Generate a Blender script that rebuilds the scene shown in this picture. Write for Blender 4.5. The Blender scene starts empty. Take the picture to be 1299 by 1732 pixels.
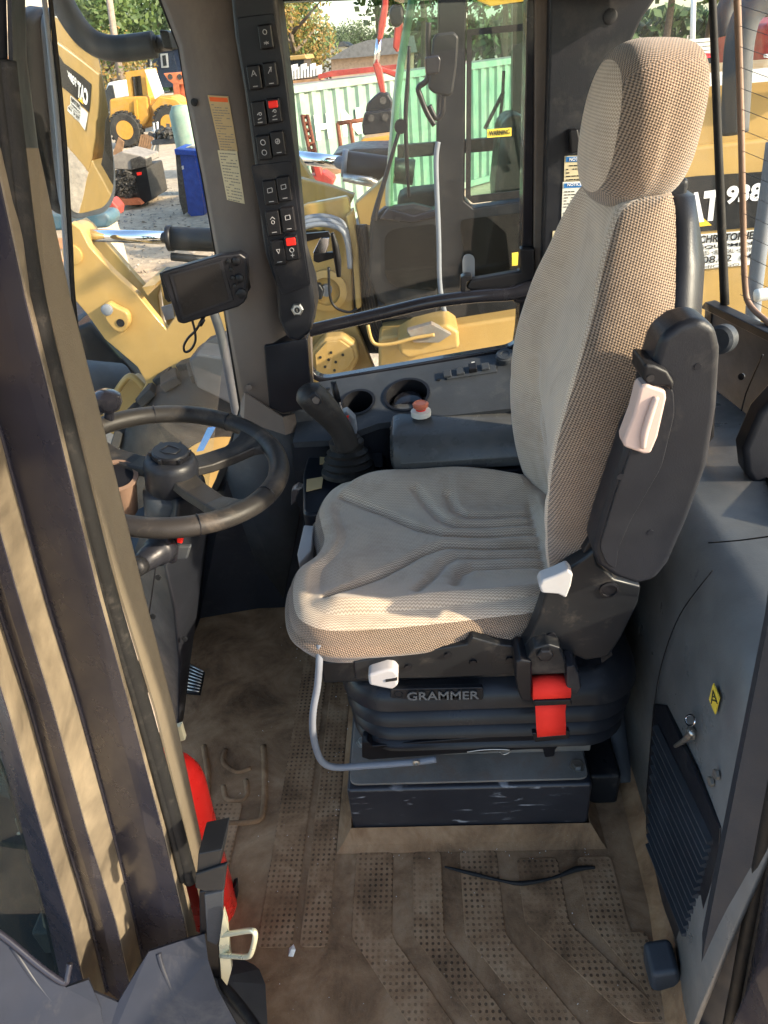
import bpy, bmesh, math, random
from mathutils import Vector, Matrix
random.seed(4)
SC = bpy.context.scene
COL = SC.collection

# ------------------------------------------------------------------ camera
FPX, CX, CY, WPX, HPX = 1200.0, 649.5, 866.0, 1299.0, 1732.0
_d = Vector((175, -1827, FPX)).normalized(); _Z = -_d
_Y = Vector((40, 792, FPX)); _Y = (_Y - _Y.dot(_Z) * _Z).normalized()
_X = _Y.cross(_Z)
if _X[0] < 0: _X = -_X
CAM = Vector((0, 0, 1.45))
def at(px, py, x=None, y=None, z=None):
    """the point seen at a pixel of the photograph, on a plane of the place"""
    c = Vector((px - CX, CY - py, FPX)); r = Vector((c.dot(_X), c.dot(_Y), c.dot(_Z)))
    t = (x - CAM.x) / r.x if x is not None else (y - CAM.y) / r.y if y is not None else (z - CAM.z) / r.z
    return CAM + r * t
cam = bpy.data.cameras.new('camera'); co = bpy.data.objects.new('camera', cam); COL.objects.link(co)
right = Vector((_X[0], _Y[0], _Z[0])); up = Vector((_X[1], _Y[1], _Z[1])); fwd = Vector((_X[2], _Y[2], _Z[2]))
M3 = Matrix((right, up, -fwd)).transposed()
co.matrix_world = Matrix.Translation(CAM) @ M3.to_4x4()
cam.sensor_fit = 'VERTICAL'; cam.sensor_height = 36; cam.lens = 36 * FPX / HPX
cam.clip_start = 0.02; cam.clip_end = 1500
SC.camera = co

# ------------------------------------------------------------------ light
SUN = Vector((0.83, -0.275, 0.385)).normalized()
w = bpy.data.worlds.new('World'); SC.world = w; w.use_nodes = True
nt = w.node_tree; nt.nodes.clear()
sky = nt.nodes.new('ShaderNodeTexSky'); sky.sky_type = 'NISHITA'; sky.sun_disc = False
sky.sun_elevation = math.asin(SUN.z); sky.sun_rotation = math.atan2(SUN.x, SUN.y)
sky.air_density = 1.0; sky.dust_density = 1.5; sky.ozone_density = 1.0
bg = nt.nodes.new('ShaderNodeBackground'); bg.inputs['Strength'].default_value = 0.15
wo = nt.nodes.new('ShaderNodeOutputWorld')
nt.links.new(sky.outputs[0], bg.inputs[0]); nt.links.new(bg.outputs[0], wo.inputs[0])
sl = bpy.data.lights.new('sun', 'SUN'); sl.energy = 3.1; sl.angle = math.radians(1.3); sl.color = (1.0, 0.82, 0.62)
so = bpy.data.objects.new('sun', sl); COL.objects.link(so); so.location = (6, -3, 6)
so.rotation_euler = SUN.to_track_quat('Z', 'Y').to_euler()
SC.view_settings.view_transform = 'Standard'; SC.view_settings.look = 'None'
SC.view_settings.exposure = 2.05; SC.view_settings.gamma = 1.0; SC.view_settings.use_curve_mapping = False
SC.cycles.max_bounces = 10; SC.cycles.transparent_max_bounces = 24; SC.cycles.diffuse_bounces = 5
SC.cycles.sample_clamp_indirect = 6.0

# ------------------------------------------------------------------ materials
class N:
    def __init__(s, name):
        s.m = bpy.data.materials.new(name); s.m.use_nodes = True; s.t = s.m.node_tree
        s.b = s.t.nodes['Principled BSDF']; s.out = s.t.nodes['Material Output']
    def n(s, t, **k):
        o = s.t.nodes.new(t)
        for a, v in k.items(): setattr(o, a, v)
        return o
    def l(s, a, b): s.t.links.new(a, b)
    def math(s, op, a, b=None, clamp=False):
        o = s.n('ShaderNodeMath', operation=op); o.use_clamp = clamp
        for i, v in enumerate((a, b)):
            if v is None: continue
            if isinstance(v, (int, float)): o.inputs[i].default_value = v
            else: s.l(v, o.inputs[i])
        return o.outputs[0]
    def ramp(s, f, stops):
        o = s.n('ShaderNodeValToRGB'); e = o.color_ramp.elements
        while len(e) < len(stops): e.new(0.5)
        for i, (p, c) in enumerate(stops):
            e[i].position = p; e[i].color = (c[0], c[1], c[2], 1) if not isinstance(c, (int, float)) else (c, c, c, 1)
        s.l(f, o.inputs[0]); return o.outputs[0]
    def mix(s, f, a, b):
        o = s.n('ShaderNodeMix', data_type='RGBA')
        if isinstance(f, (int, float)): o.inputs[0].default_value = f
        else: s.l(f, o.inputs[0])
        for i, v in ((6, a), (7, b)):
            if isinstance(v, tuple): o.inputs[i].default_value = (*v[:3], 1)
            else: s.l(v, o.inputs[i])
        return o.outputs[2]
    def noise(s, scale, detail=5, rough=.6, dist=0, obj=True, stretch=None):
        tc = s.n('ShaderNodeTexCoord'); v = tc.outputs['Object']
        if stretch:
            mp = s.n('ShaderNodeMapping'); mp.inputs['Scale'].default_value = stretch; s.l(v, mp.inputs[0]); v = mp.outputs[0]
        o = s.n('ShaderNodeTexNoise'); o.inputs['Scale'].default_value = scale; o.inputs['Detail'].default_value = detail
        o.inputs['Roughness'].default_value = rough; o.inputs['Distortion'].default_value = dist
        s.l(v, o.inputs['Vector']); return o.outputs['Fac']
    def bump(s, h, strength=.3, dist=.002):
        o = s.n('ShaderNodeBump'); o.inputs['Strength'].default_value = strength; o.inputs['Distance'].default_value = dist
        s.l(h, o.inputs['Height']); s.l(o.outputs[0], s.b.inputs['Normal'])

def mat(name, c, rough=.5, metal=0., var=.25, scale=6., dirt=None, dirt_amt=.3, dirt_scale=3., grain=0., grain_scale=400., spec=.24, coat=0.):
    s = N(name); n1 = s.noise(scale)
    lo = tuple(v * (1 - var) for v in c); hi = tuple(min(1, v * (1 + var)) for v in c)
    col = s.ramp(n1, [(.3, lo), (.7, hi)])
    rg = s.ramp(s.noise(scale * 2.3), [(.3, max(0, rough - .1)), (.7, min(1, rough + .1))])
    if dirt:
        d = s.ramp(s.noise(dirt_scale, 9, .72, .4), [(.62 - dirt_amt * .5, 0.), (.80 - dirt_amt * .3, 1.)])
        d = s.math('MULTIPLY', d, min(1, dirt_amt * 1.6 + .2))
        col = s.mix(d, col, dirt); rg = s.mix(d, rg, (.85, .85, .85))
    s.l(col, s.b.inputs['Base Color']); s.l(rg, s.b.inputs['Roughness'])
    s.b.inputs['Metallic'].default_value = metal; s.b.inputs['Specular IOR Level'].default_value = spec
    s.b.inputs['Coat Weight'].default_value = coat
    if grain: s.bump(s.noise(grain_scale, 3), grain, .001)
    return s.m

M = {}
DUST = (.16, .13, .10)
M['cab_plastic'] = mat('dark grey moulded plastic', (.012, .013, .017), .40, dirt=(.08, .075, .07), dirt_amt=.14, grain=.25, dirt_scale=5)
M['slate'] = mat('dusty slate plastic', (.036, .040, .047), .48, dirt=(.11, .11, .105), dirt_amt=.14, dirt_scale=12, grain=.3, grain_scale=300)
M['panel'] = mat('smooth black panel plastic', (.009, .010, .014), .38, dirt=DUST, dirt_amt=.12, grain=.12)
M['black'] = mat('black plastic', (.008, .008, .010), .4, grain=.1)
M['rubber'] = mat('black rubber', (.010, .0095, .0095), .62, dirt=(.07, .06, .05), dirt_amt=.18, dirt_scale=60, grain=.4, grain_scale=900)
M['taupe'] = mat('taupe trim', (.118, .096, .083), .6, var=.1, dirt=(.20, .17, .135), dirt_amt=.25, grain=.4, grain_scale=500)
M['lining'] = mat('tan speckled pillar lining', (.14, .112, .078), .7, var=.12, dirt=(.12, .10, .08), dirt_amt=.22, dirt_scale=9, grain=.6, grain_scale=420)
M['frame_paint'] = mat('black painted cab steel', (.019, .018, .026), .28, dirt=(.06, .05, .045), dirt_amt=.06, dirt_scale=3, coat=.2, var=.15)
M['sunlit_dusty_paint'] = mat('dusty painted steel', (.068, .055, .041), .45, dirt=(.24, .19, .13), dirt_amt=.5, dirt_scale=4, var=.15)  # sunlight on the pillar's lit faces painted in, with some dust
M['seat_metal'] = mat('black seat metal', (.010, .011, .013), .35, dirt=DUST, dirt_amt=.15, dirt_scale=12)
M['bellow'] = mat('black bellows rubber', (.012, .013, .016), .36, dirt=(.06, .055, .05), dirt_amt=.12, dirt_scale=25, grain=.2)
M['steel'] = mat('zinc steel', (.42, .41, .38), .35, metal=.9, dirt=(.2, .15, .1), dirt_amt=.25, dirt_scale=30)
M['zinc_yellow'] = mat('yellow passivated steel', (.62, .60, .44), .35, metal=.6, var=.1)
M['chrome'] = mat('polished rod', (.75, .76, .78), .12, metal=1, var=.05)
M['bar_grey'] = mat('grey painted bar', (.15, .165, .19), .4, dirt=DUST, dirt_amt=.1, var=.1)
M['white_plastic'] = mat('pale grey plastic', (.36, .35, .35), .45, var=.05, dirt=(.35, .3, .25), dirt_amt=.12, dirt_scale=30)
M['pink_plastic'] = mat('pale pinkish grip plastic', (.42, .32, .285), .45, var=.05, dirt=(.4, .3, .25), dirt_amt=.1, dirt_scale=30)
M['red'] = mat('red enamel', (.72, .022, .016), .3, var=.08, coat=.3)
M['belt'] = mat('red belt webbing', (.78, .030, .018), .75, var=.1, grain=.5, grain_scale=700)
M['yellow'] = mat('machine yellow paint', (.35, .225, .075), .4, var=.1, dirt=(.34, .24, .12), dirt_amt=.2, dirt_scale=2.5, coat=.2)
M['orange_yellow'] = mat('orange yellow paint', (.48, .24, .04), .45, var=.12, dirt=(.34, .24, .12), dirt_amt=.25, dirt_scale=1.5)
M['matte_paint'] = mat('dull blue grey painted steel', (.019, .020, .028), .45, dirt=(.13, .115, .10), dirt_amt=.2, dirt_scale=5)
M['mach_grey'] = mat('dark grey machine parts', (.010, .011, .013), .42, dirt=(.035, .032, .028), dirt_amt=.2, dirt_scale=6)
M['fender'] = mat('grey black fender', (.045, .050, .058), .5, dirt=(.09, .085, .075), dirt_amt=.25)
M['tyre'] = mat('dusty tyre rubber', (.028, .027, .026), .8, dirt=(.075, .066, .055), dirt_amt=.3, grain=.4, grain_scale=60)
M['blue'] = mat('blue bin plastic', (.012, .055, .30), .5)
M['white'] = mat('white paint', (.62, .61, .58), .5, var=.05)
M['whitish'] = mat('off white sticker', (.62, .60, .53), .5, var=.05)
M['cream'] = mat('faded cream sticker', (.50, .43, .28), .5, var=.08)
M['tan_sticker'] = mat('faded tan sticker', (.42, .30, .15), .5, var=.15)
M['orange'] = mat('orange sticker band', (.62, .10, .02), .5)
M['sticker_blue'] = mat('blue sticker band', (.03, .16, .42), .5)
M['sticker_yellow'] = mat('yellow sticker', (.70, .52, .06), .5)
M['ink'] = mat('black print', (.02, .02, .02), .5)
M['grey_ink'] = mat('grey print', (.16, .15, .13), .5)
M['white_ink'] = mat('white print', (.75, .75, .75), .5)
M['dirty_white'] = mat('dusty grey print', (.32, .32, .33), .5)
M['screen'] = mat('dark screen glass', (.010, .010, .011), .25, var=.1)
M['brown_tint'] = mat('brown tinted frame line', (.19, .12, .085), .5)
M['wood'] = mat('weathered wood', (.30, .17, .09), .8, var=.3)
M['house_blue'] = mat('navy siding', (.03, .045, .075), .7)
M['house_tan'] = mat('tan siding', (.36, .25, .17), .8)
M['roof_grey'] = mat('grey shingle roof', (.11, .11, .115), .85)
M['concrete_grey'] = mat('grey far wall', (.25, .22, .19), .85)
M['bark'] = mat('grey bark', (.13, .10, .075), .9)
M['pole'] = mat('grey wooden pole', (.27, .21, .165), .85)
M['red_machine'] = mat('red machine paint', (.30, .04, .03), .45, dirt=(.3, .12, .08), dirt_amt=.2)
M['salmon'] = mat('faded orange red paint', (.60, .17, .07), .5)
M['junk'] = mat('dark scrap', (.06, .055, .05), .6, metal=.3, var=.5, scale=20)
M['teal'] = mat('dusty teal paint', (.05, .10, .13), .5, dirt=DUST)
M['dark_window'] = mat('dark far window', (.03, .035, .04), .1)
M['debris'] = mat('pale debris', (.70, .68, .62), .8)
M['gloss_black'] = mat('glossy black rail', (.012, .012, .016), .22, coat=.3)
M['black_soft'] = mat('worn black grip rubber', (.022, .020, .019), .45, dirt=DUST, dirt_amt=.2, dirt_scale=9, grain=.35, grain_scale=500)
M['slate_dark'] = mat('dark blue grey post plastic', (.026, .030, .038), .5, var=.1, grain=.3)
M['slate_light'] = mat('pale worn slate plastic', (.112, .117, .120), .34, dirt=(.2, .19, .17), dirt_amt=.18, grain=.25, grain_scale=300)  # sky reflection on the rear shelf put into the colour; also badge letters
M['slate_gloss'] = mat('satin slate lid', (.070, .070, .070), .27, dirt=(.2, .18, .15), dirt_amt=.12)
M['faded_red'] = mat('faded red plastic', (.55, .16, .09), .45)
M['leaf_tint'] = mat('pale greenish post', (.30, .36, .26), .3)
M['rust'] = mat('rusty steel', (.16, .055, .028), .7, var=.3, scale=30)
M['amber'] = mat('yellow decal', (.75, .45, .03), .5)

def leaf_mat(name, a, b):
    s = N(name); g = s.n('ShaderNodeNewGeometry')
    c = s.ramp(g.outputs['Random Per Island'], [(0, a), (1, b)])
    s.l(c, s.b.inputs['Base Color']); s.b.inputs['Roughness'].default_value = .6
    tr = s.n('ShaderNodeBsdfTranslucent'); s.l(c, tr.inputs[0])
    mx = s.n('ShaderNodeMixShader'); mx.inputs[0].default_value = .3
    s.l(s.b.outputs[0], mx.inputs[1]); s.l(tr.outputs[0], mx.inputs[2]); s.l(mx.outputs[0], s.out.inputs[0]); return s.m
M['leaf'] = leaf_mat('green leaves', (.035, .075, .015), (.12, .18, .045))
M['leaf_autumn'] = leaf_mat('turning leaves', (.07, .13, .02), (.32, .17, .04))
M['leaf_dark'] = leaf_mat('dark green leaves', (.018, .045, .012), (.06, .11, .03))

def glass(name, tint=(.93, .96, .95), refl=1.0, haze=.04, haze_scale=4.):
    s = N(name); s.t.nodes.remove(s.b)
    tr = s.n('ShaderNodeBsdfTransparent'); tr.inputs[0].default_value = (*tint, 1)
    gl = s.n('ShaderNodeBsdfGlossy'); gl.inputs['Roughness'].default_value = .01; gl.inputs[0].default_value = (1, 1, 1, 1)
    ge = s.n('ShaderNodeNewGeometry'); dt = s.n('ShaderNodeVectorMath', operation='DOT_PRODUCT')
    s.l(ge.outputs['Incoming'], dt.inputs[0]); s.l(ge.outputs['Normal'], dt.inputs[1])
    k_ = s.math('SUBTRACT', 1.0, s.math('ABSOLUTE', dt.outputs['Value']), True)
    f = s.math('MULTIPLY', s.math('ADD', s.math('MULTIPLY', s.math('POWER', k_, 5.0), .9), .04), refl, True)
    mx = s.n('ShaderNodeMixShader'); s.l(f, mx.inputs[0]); s.l(tr.outputs[0], mx.inputs[1]); s.l(gl.outputs[0], mx.inputs[2])
    df = s.n('ShaderNodeBsdfDiffuse'); df.inputs[0].default_value = (.55, .5, .43, 1)
    d = s.ramp(s.noise(haze_scale, 8, .7, .6, stretch=(1, 1, .35)), [(.35, haze * .2), (.75, haze * 2.2)])
    m2 = s.n('ShaderNodeMixShader'); s.l(d, m2.inputs[0]); s.l(mx.outputs[0], m2.inputs[1]); s.l(df.outputs[0], m2.inputs[2])
    s.l(m2.outputs[0], s.out.inputs[0]); return s.m
M['glass'] = glass('cab window glass', refl=.5, haze=.005)
M['glass_front'] = glass('dusty windshield glass', refl=.35, haze=.007)
M['glass_green'] = glass('greenish glass', (.66, .84, .76), .9, .012, 2.)
M['glass_grey'] = glass('smoky door glass', (.42, .47, .47), .8, .004, 1.5)
M['glass_dark'] = glass('dark quarter light glass', (.55, .62, .58), .35, .006, 1.5)
s = N('mirror glass'); s.b.inputs['Metallic'].default_value = 1; s.b.inputs['Base Color'].default_value = (.86, .88, .87, 1); s.b.inputs['Roughness'].default_value = .015
M['mirror'] = s.m

def fabric(name, c1, c2, pu, pv, amp, bump, coarse=False):
    """woven seat cloth: zigzag rows from UV in metres"""
    s = N(name); tc = s.n('ShaderNodeTexCoord'); sp = s.n('ShaderNodeSeparateXYZ'); s.l(tc.outputs['UV'], sp.inputs[0])
    zz = s.math('PINGPONG', sp.outputs[0], pu)
    v = s.math('ADD', sp.outputs[1], s.math('MULTIPLY', zz, amp))
    st = s.math('SINE', s.math('MULTIPLY', v, 2 * math.pi / pv))
    if coarse:
        w1 = s.math('SINE', s.math('MULTIPLY', s.math('ADD', sp.outputs[0], s.math('MULTIPLY', sp.outputs[1], .55)), 2 * math.pi / (pu * 1.5)))
        w2 = s.math('SINE', s.math('MULTIPLY', s.math('SUBTRACT', sp.outputs[1], s.math('MULTIPLY', sp.outputs[0], .35)), 2 * math.pi / pv))
        st = s.math('ADD', s.math('MULTIPLY', s.math('MULTIPLY', w1, w2), 1.1), s.math('MULTIPLY', w2, .25))
    f = s.math('ADD', s.math('MULTIPLY', st, .5), .5, True)
    nz = s.noise(900, 2); f2 = s.math('ADD', f, s.math('MULTIPLY', s.math('SUBTRACT', nz, .5), .7), True)
    col = s.ramp(f2, [(.25, c1), (.75, c2)])
    big = s.ramp(s.noise(11, 8, .7, .8), [(.32, (.82, .77, .71)), (.50, (.98, .95, .92)), (.68, (1.06, 1.02, .96))])
    mm = s.n('ShaderNodeMix', data_type='RGBA', blend_type='MULTIPLY'); mm.inputs[0].default_value = 1
    s.l(col, mm.inputs[6]); s.l(big, mm.inputs[7])
    s.l(mm.outputs[2], s.b.inputs['Base Color']); s.b.inputs['Roughness'].default_value = .92
    s.b.inputs['Sheen Weight'].default_value = .35; s.b.inputs['Sheen Roughness'].default_value = .5
    s.b.inputs['Specular IOR Level'].default_value = .15
    s.bump(f2, bump, .0015); return s.m
M['cloth'] = fabric('fine zigzag seat cloth', (.33, .262, .20), (.565, .462, .362), .0034, .0044, .75, .4)
M['cloth_coarse'] = fabric('coarse woven side cloth', (.048, .034, .025), (.32, .235, .17), .0036, .0052, .8, .7, True)

# dirty floor mat
s = N('dirty brown rubber mat')
n1 = s.ramp(s.noise(7, 9, .7, .5), [(.3, (.078, .043, .022)), (.5, (.225, .130, .068)), (.72, (.36, .232, .132))])
n2 = s.ramp(s.noise(60, 6, .8), [(.5, 0.), (.75, 1.)])
col = s.mix(s.math('MULTIPLY', n2, .35), n1, (.20, .15, .10))
n3 = s.ramp(s.noise(420, 2, .5), [(.70, 0.), (.76, 1.)])
col = s.mix(s.math('MULTIPLY', n3, .5), col, (.4, .36, .3))
s.l(col, s.b.inputs['Base Color']); s.b.inputs['Roughness'].default_value = .85; s.b.inputs['Specular IOR Level'].default_value = .12
s.bump(s.noise(200, 5, .8), .5, .002); M['mat'] = s.m
# same mat with rows of small pits
s = N('dirty mat with pitted tread')
tc = s.n('ShaderNodeTexCoord'); sp = s.n('ShaderNodeSeparateXYZ'); s.l(tc.outputs['Object'], sp.inputs[0])
per = .0115
def cell(o):
    a = s.math('SUBTRACT', s.math('FRACT', s.math('DIVIDE', o, per)), .5); return s.math('MULTIPLY', a, a)
d2 = s.math('ADD', cell(sp.outputs[0]), cell(sp.outputs[1]))
pit = s.ramp(d2, [(.035, 1.), (.085, 0.)])
n1 = s.ramp(s.noise(9, 9, .7, .5), [(.3, (.105, .059, .030)), (.5, (.245, .142, .075)), (.72, (.37, .24, .138))])
wear = s.ramp(s.noise(10, 3), [(.38, .15), (.6, 1.)])
pitw = s.math('MULTIPLY', pit, wear)
col = s.mix(s.math('MULTIPLY', pitw, .72), n1, (.016, .012, .010))
n3 = s.ramp(s.noise(420, 2, .5), [(.70, 0.), (.76, 1.)])
col = s.mix(s.math('MULTIPLY', n3, .5), col, (.4, .36, .3))
s.l(col, s.b.inputs['Base Color']); s.b.inputs['Roughness'].default_value = .88; s.b.inputs['Specular IOR Level'].default_value = .12
s.bump(s.math('SUBTRACT', s.noise(200, 5, .8), pitw), .5, .002); M['mat_pits'] = s.m
# pedestal: navy paint with white scuffs
s = N('scuffed navy paint')
v = s.n('ShaderNodeTexNoise'); tc = s.n('ShaderNodeTexCoord'); mp = s.n('ShaderNodeMapping'); mp.inputs['Scale'].default_value = (14, 10, 70)
mp.inputs['Rotation'].default_value = (0, .35, 0)
s.l(tc.outputs['Object'], mp.inputs[0]); s.l(mp.outputs[0], v.inputs['Vector']); v.inputs['Scale'].default_value = 1; v.inputs['Detail'].default_value = 8; v.inputs['Distortion'].default_value = .7
sc = s.ramp(v.outputs['Fac'], [(.60, 0.), (.68, 1.)])
msk = s.ramp(s.noise(9, 4, .7), [(.42, 0.), (.60, 1.)])
col = s.mix(s.math('MULTIPLY', s.math('MULTIPLY', sc, msk), .75), s.ramp(s.noise(8), [(.3, (.012, .013, .018)), (.7, (.024, .025, .030))]), (.32, .32, .33))
s.l(col, s.b.inputs['Base Color']); s.b.inputs['Roughness'].default_value = .42; M['navy'] = s.m
M['plate'] = mat('dusty steel plate', (.17, .155, .135), .7, var=.3, dirt=(.17, .10, .06), dirt_amt=.3, dirt_scale=12, grain=.5, grain_scale=200)
# yard ground
s = N('sandy gravel yard')
a = s.ramp(s.noise(.12, 8, .7), [(.35, (.38, .29, .20)), (.65, (.60, .48, .34))])
b = s.ramp(s.noise(5, 8, .8), [(.35, (.6, .6, .6)), (.65, (1.15, 1.15, 1.15))])
mm = s.n('ShaderNodeMix', data_type='RGBA', blend_type='MULTIPLY'); mm.inputs[0].default_value = 1; s.l(a, mm.inputs[6]); s.l(b, mm.inputs[7])
s.l(mm.outputs[2], s.b.inputs['Base Color']); s.b.inputs['Roughness'].default_value = .95; s.bump(s.noise(12, 8, .8), .8, .03); M['ground'] = s.m
# brick wall colour for the joined courses
M['brick'] = mat('orange tan brick', (.42, .22, .12), .85, var=.25, scale=8)
M['mortar'] = mat('pale mortar', (.40, .33, .26), .9)
M['cont_green'] = mat('faded mint green container paint', (.165, .255, .20), .55, var=.12, dirt=(.38, .40, .30), dirt_amt=.3, dirt_scale=1.2)

# ------------------------------------------------------------------ mesh helpers
def link(name, me, m, parent=None, smooth=False, bevel=0, seg=2, solid=0, label=None, kind=None):
    o = bpy.data.objects.new(name, me); COL.objects.link(o)
    if m is not None and not me.materials:
        for q in (m if isinstance(m, (list, tuple)) else [m]): me.materials.append(M[q])
    if smooth: me.polygons.foreach_set('use_smooth', [True] * len(me.polygons))
    if parent is not None:
        o.parent = parent; o.matrix_parent_inverse = parent.matrix_world.inverted()
    if solid:
        k = o.modifiers.new('solid', 'SOLIDIFY'); k.thickness = solid; k.offset = 0
    if bevel:
        k = o.modifiers.new('bevel', 'BEVEL'); k.width = bevel; k.segments = seg; k.limit_method = 'ANGLE'; k.angle_limit = math.radians(35)
        k.use_clamp_overlap = True
        me.polygons.foreach_set('use_smooth', [True] * len(me.polygons))
        k.harden_normals = True
    if label: o['label'] = label
    if kind: o['kind'] = kind
    return o
def mesh(name, vs, fs):
    me = bpy.data.meshes.new(name); me.from_pydata([tuple(v) for v in vs], [], fs); me.update()
    bm = bmesh.new(); bm.from_mesh(me); bmesh.ops.recalc_face_normals(bm, faces=bm.faces); bm.to_mesh(me); bm.free(); return me
def thing(name, label, cat, loc=(0, 0, 0), group=None):
    o = bpy.data.objects.new(name, None); COL.objects.link(o); o.location = loc
    o.matrix_world = Matrix.Translation(loc)
    o.empty_display_size = .1; o['label'] = label; o['category'] = cat
    if group: o['group'] = group
    bpy.context.view_layer.update(); return o
def tag(o, label, cat, group=None):
    o['label'] = label; o['category'] = cat
    if group: o['group'] = group
    return o
def struct(o): o['kind'] = 'structure'; return o
def prism_me(pts, off):
    n = len(pts); off = Vector(off); a = [Vector(p) for p in pts]
    vs = a + [p + off for p in a]
    fs = [tuple(range(n)), tuple(range(2 * n - 1, n - 1, -1))] + [(i, (i + 1) % n, n + (i + 1) % n, n + i) for i in range(n)]
    return mesh('prism', vs, fs)
def pxprism(name, pts, y, depth, m, parent=None, bevel=0, seg=2, rnd=0, **k):
    """solid whose near face at distance y has this outline in the photograph"""
    q = [at(a, b, y=y) for a, b in pts]
    if rnd: q = roundpoly(q, rnd)
    return link(name, prism_me(q, (0, depth, 0)), m, parent, bevel=bevel, seg=seg, **k)
def roundpoly(q, r, n=4):
    out = []; L = len(q)
    for i in range(L):
        p, a, b = q[i], q[i - 1], q[(i + 1) % L]
        da, db = (a - p), (b - p); ra = min(r, da.length * .45); rb = min(r, db.length * .45)
        A = p + da.normalized() * ra; B = p + db.normalized() * rb
        for t in range(n + 1):
            t /= n; out.append((1 - t) ** 2 * A + 2 * t * (1 - t) * p + t * t * B)
    return out
def surf(name, pts, m, parent=None, th=.006, bevel=0, grid=None, **k):
    """sheet through points given as pixel, pixel, distance"""
    q = [at(a, b, y=y) for a, b, y in pts]
    return link(name, mesh('sheet', q, [tuple(range(len(q)))]), m, parent, solid=th, bevel=bevel, **k)
def loft_px(name, rows, m, parent=None, closed=False, th=0, smooth=True, **k):
    """rows: list of lists of (px,py,y); one vertex row each"""
    R = [[at(a, b, y=y) for a, b, y in r] for r in rows]; return loft(name, R, m, parent, closed, th, smooth, **k)
def loft(name, R, m, parent=None, closed=False, th=0, smooth=True, caps=False, **k):
    n = len(R[0]); vs = [p for r in R for p in r]; fs = []
    for i in range(len(R) - 1):
        for j in range(n if closed else n - 1):
            a = i * n + j; b = i * n + (j + 1) % n; fs.append((a, b, b + n, a + n))
    if caps: fs += [tuple(range(n)), tuple(range(len(vs) - n, len(vs)))]
    return link(name, mesh('loft', vs, fs), m, parent, smooth=smooth, solid=th, **k)
def box_me(c, s, rot=None):
    vs = [Vector((x * s[0] / 2, y * s[1] / 2, z * s[2] / 2)) for x in (-1, 1) for y in (-1, 1) for z in (-1, 1)]
    if rot is not None: vs = [rot @ v for v in vs]
    vs = [v + Vector(c) for v in vs]
    return mesh('box', vs, [(0, 1, 3, 2), (4, 6, 7, 5), (0, 4, 5, 1), (2, 3, 7, 6), (0, 2, 6, 4), (1, 5, 7, 3)])
def box(name, c, s, m, parent=None, rot=None, **k): return link(name, box_me(c, s, rot), m, parent, **k)
def spline(p, n=8, closed=False):
    p = [Vector(v) for v in p]; out = []; L = len(p)
    for i in range(L if closed else L - 1):
        a, b = p[i], p[(i + 1) % L]; z = p[i - 1] if (i or closed) else a; c = p[(i + 2) % L] if (closed or i < L - 2) else b
        for t in range(n):
            t /= n; out.append(.5 * ((2 * a) + (b - z) * t + (2 * z - 5 * a + 4 * b - c) * t * t + (3 * a - z - 3 * b + c) * t ** 3))
    if not closed: out.append(p[-1])
    return out
def tube_me(pts, r, seg=12, sm=6, flat=None, closed=False):
    P_ = spline(pts, sm, closed) if sm else [Vector(v) for v in pts]; n = len(P_)
    def rad(i):
        if isinstance(r, (int, float)): return r
        f = i / (n - 1) * (len(r) - 1); k = min(int(f), len(r) - 2); return r[k] + (r[k + 1] - r[k]) * (f - k)
    vs, fs = [], []; prev = None
    for i, p in enumerate(P_):
        if closed: t = (P_[(i + 1) % n] - P_[i - 1]).normalized()
        else: t = (P_[min(i + 1, n - 1)] - P_[max(i - 1, 0)]).normalized()
        if prev is None: u = t.orthogonal().normalized()
        else: u = (prev - t * prev.dot(t)).normalized()
        prev = u; v = t.cross(u); R_ = rad(i)
        for j in range(seg):
            a = 2 * math.pi * j / seg; vs.append(p + u * math.cos(a) * R_ + v * math.sin(a) * R_)
    for i in range(n if closed else n - 1):
        for j in range(seg):
            a = i * seg + j; b = i * seg + (j + 1) % seg; c = ((i + 1) % n) * seg
            fs.append((a, b, c + (j + 1) % seg, c + j))
    if not closed: fs += [tuple(range(seg)), tuple(range((n - 1) * seg, n * seg))]
    return mesh('tube', vs, fs)
def tube(name, pts, r, m, parent=None, seg=12, sm=6, closed=False, **k): return link(name, tube_me(pts, r, seg, sm, closed=closed), m, parent, smooth=True, **k)
def lathe_me(prof, c, axis=(0, 0, 1), seg=32, sx=1.0):
    q = Vector((0, 0, 1)).rotation_difference(Vector(axis)).to_matrix(); vs, fs = [], []
    for r, h in prof:
        for j in range(seg):
            a = 2 * math.pi * j / seg; vs.append(Vector(c) + q @ Vector((r * math.cos(a) * sx, r * math.sin(a), h)))
    for i in range(len(prof) - 1):
        for j in range(seg):
            a = i * seg + j; b = i * seg + (j + 1) % seg; fs.append((a, b, b + seg, a + seg))
    fs += [tuple(range(seg)), tuple(range(len(vs) - seg, len(vs)))]
    return mesh('lathe', vs, fs)
def lathe(name, prof, c, m, parent=None, axis=(0, 0, 1), seg=32, smooth=True, sx=1.0, **k):
    o = link(name, lathe_me(prof, c, axis, seg, sx), m, parent, smooth=smooth, **k)
    if smooth:
        e = o.modifiers.new('split', 'EDGE_SPLIT'); e.split_angle = math.radians(40)
    return o
def join(mes):
    bm = bmesh.new()
    for me in mes: bm.from_mesh(me)
    out = bpy.data.meshes.new('joined'); bm.to_mesh(out); bm.free(); return out
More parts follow.
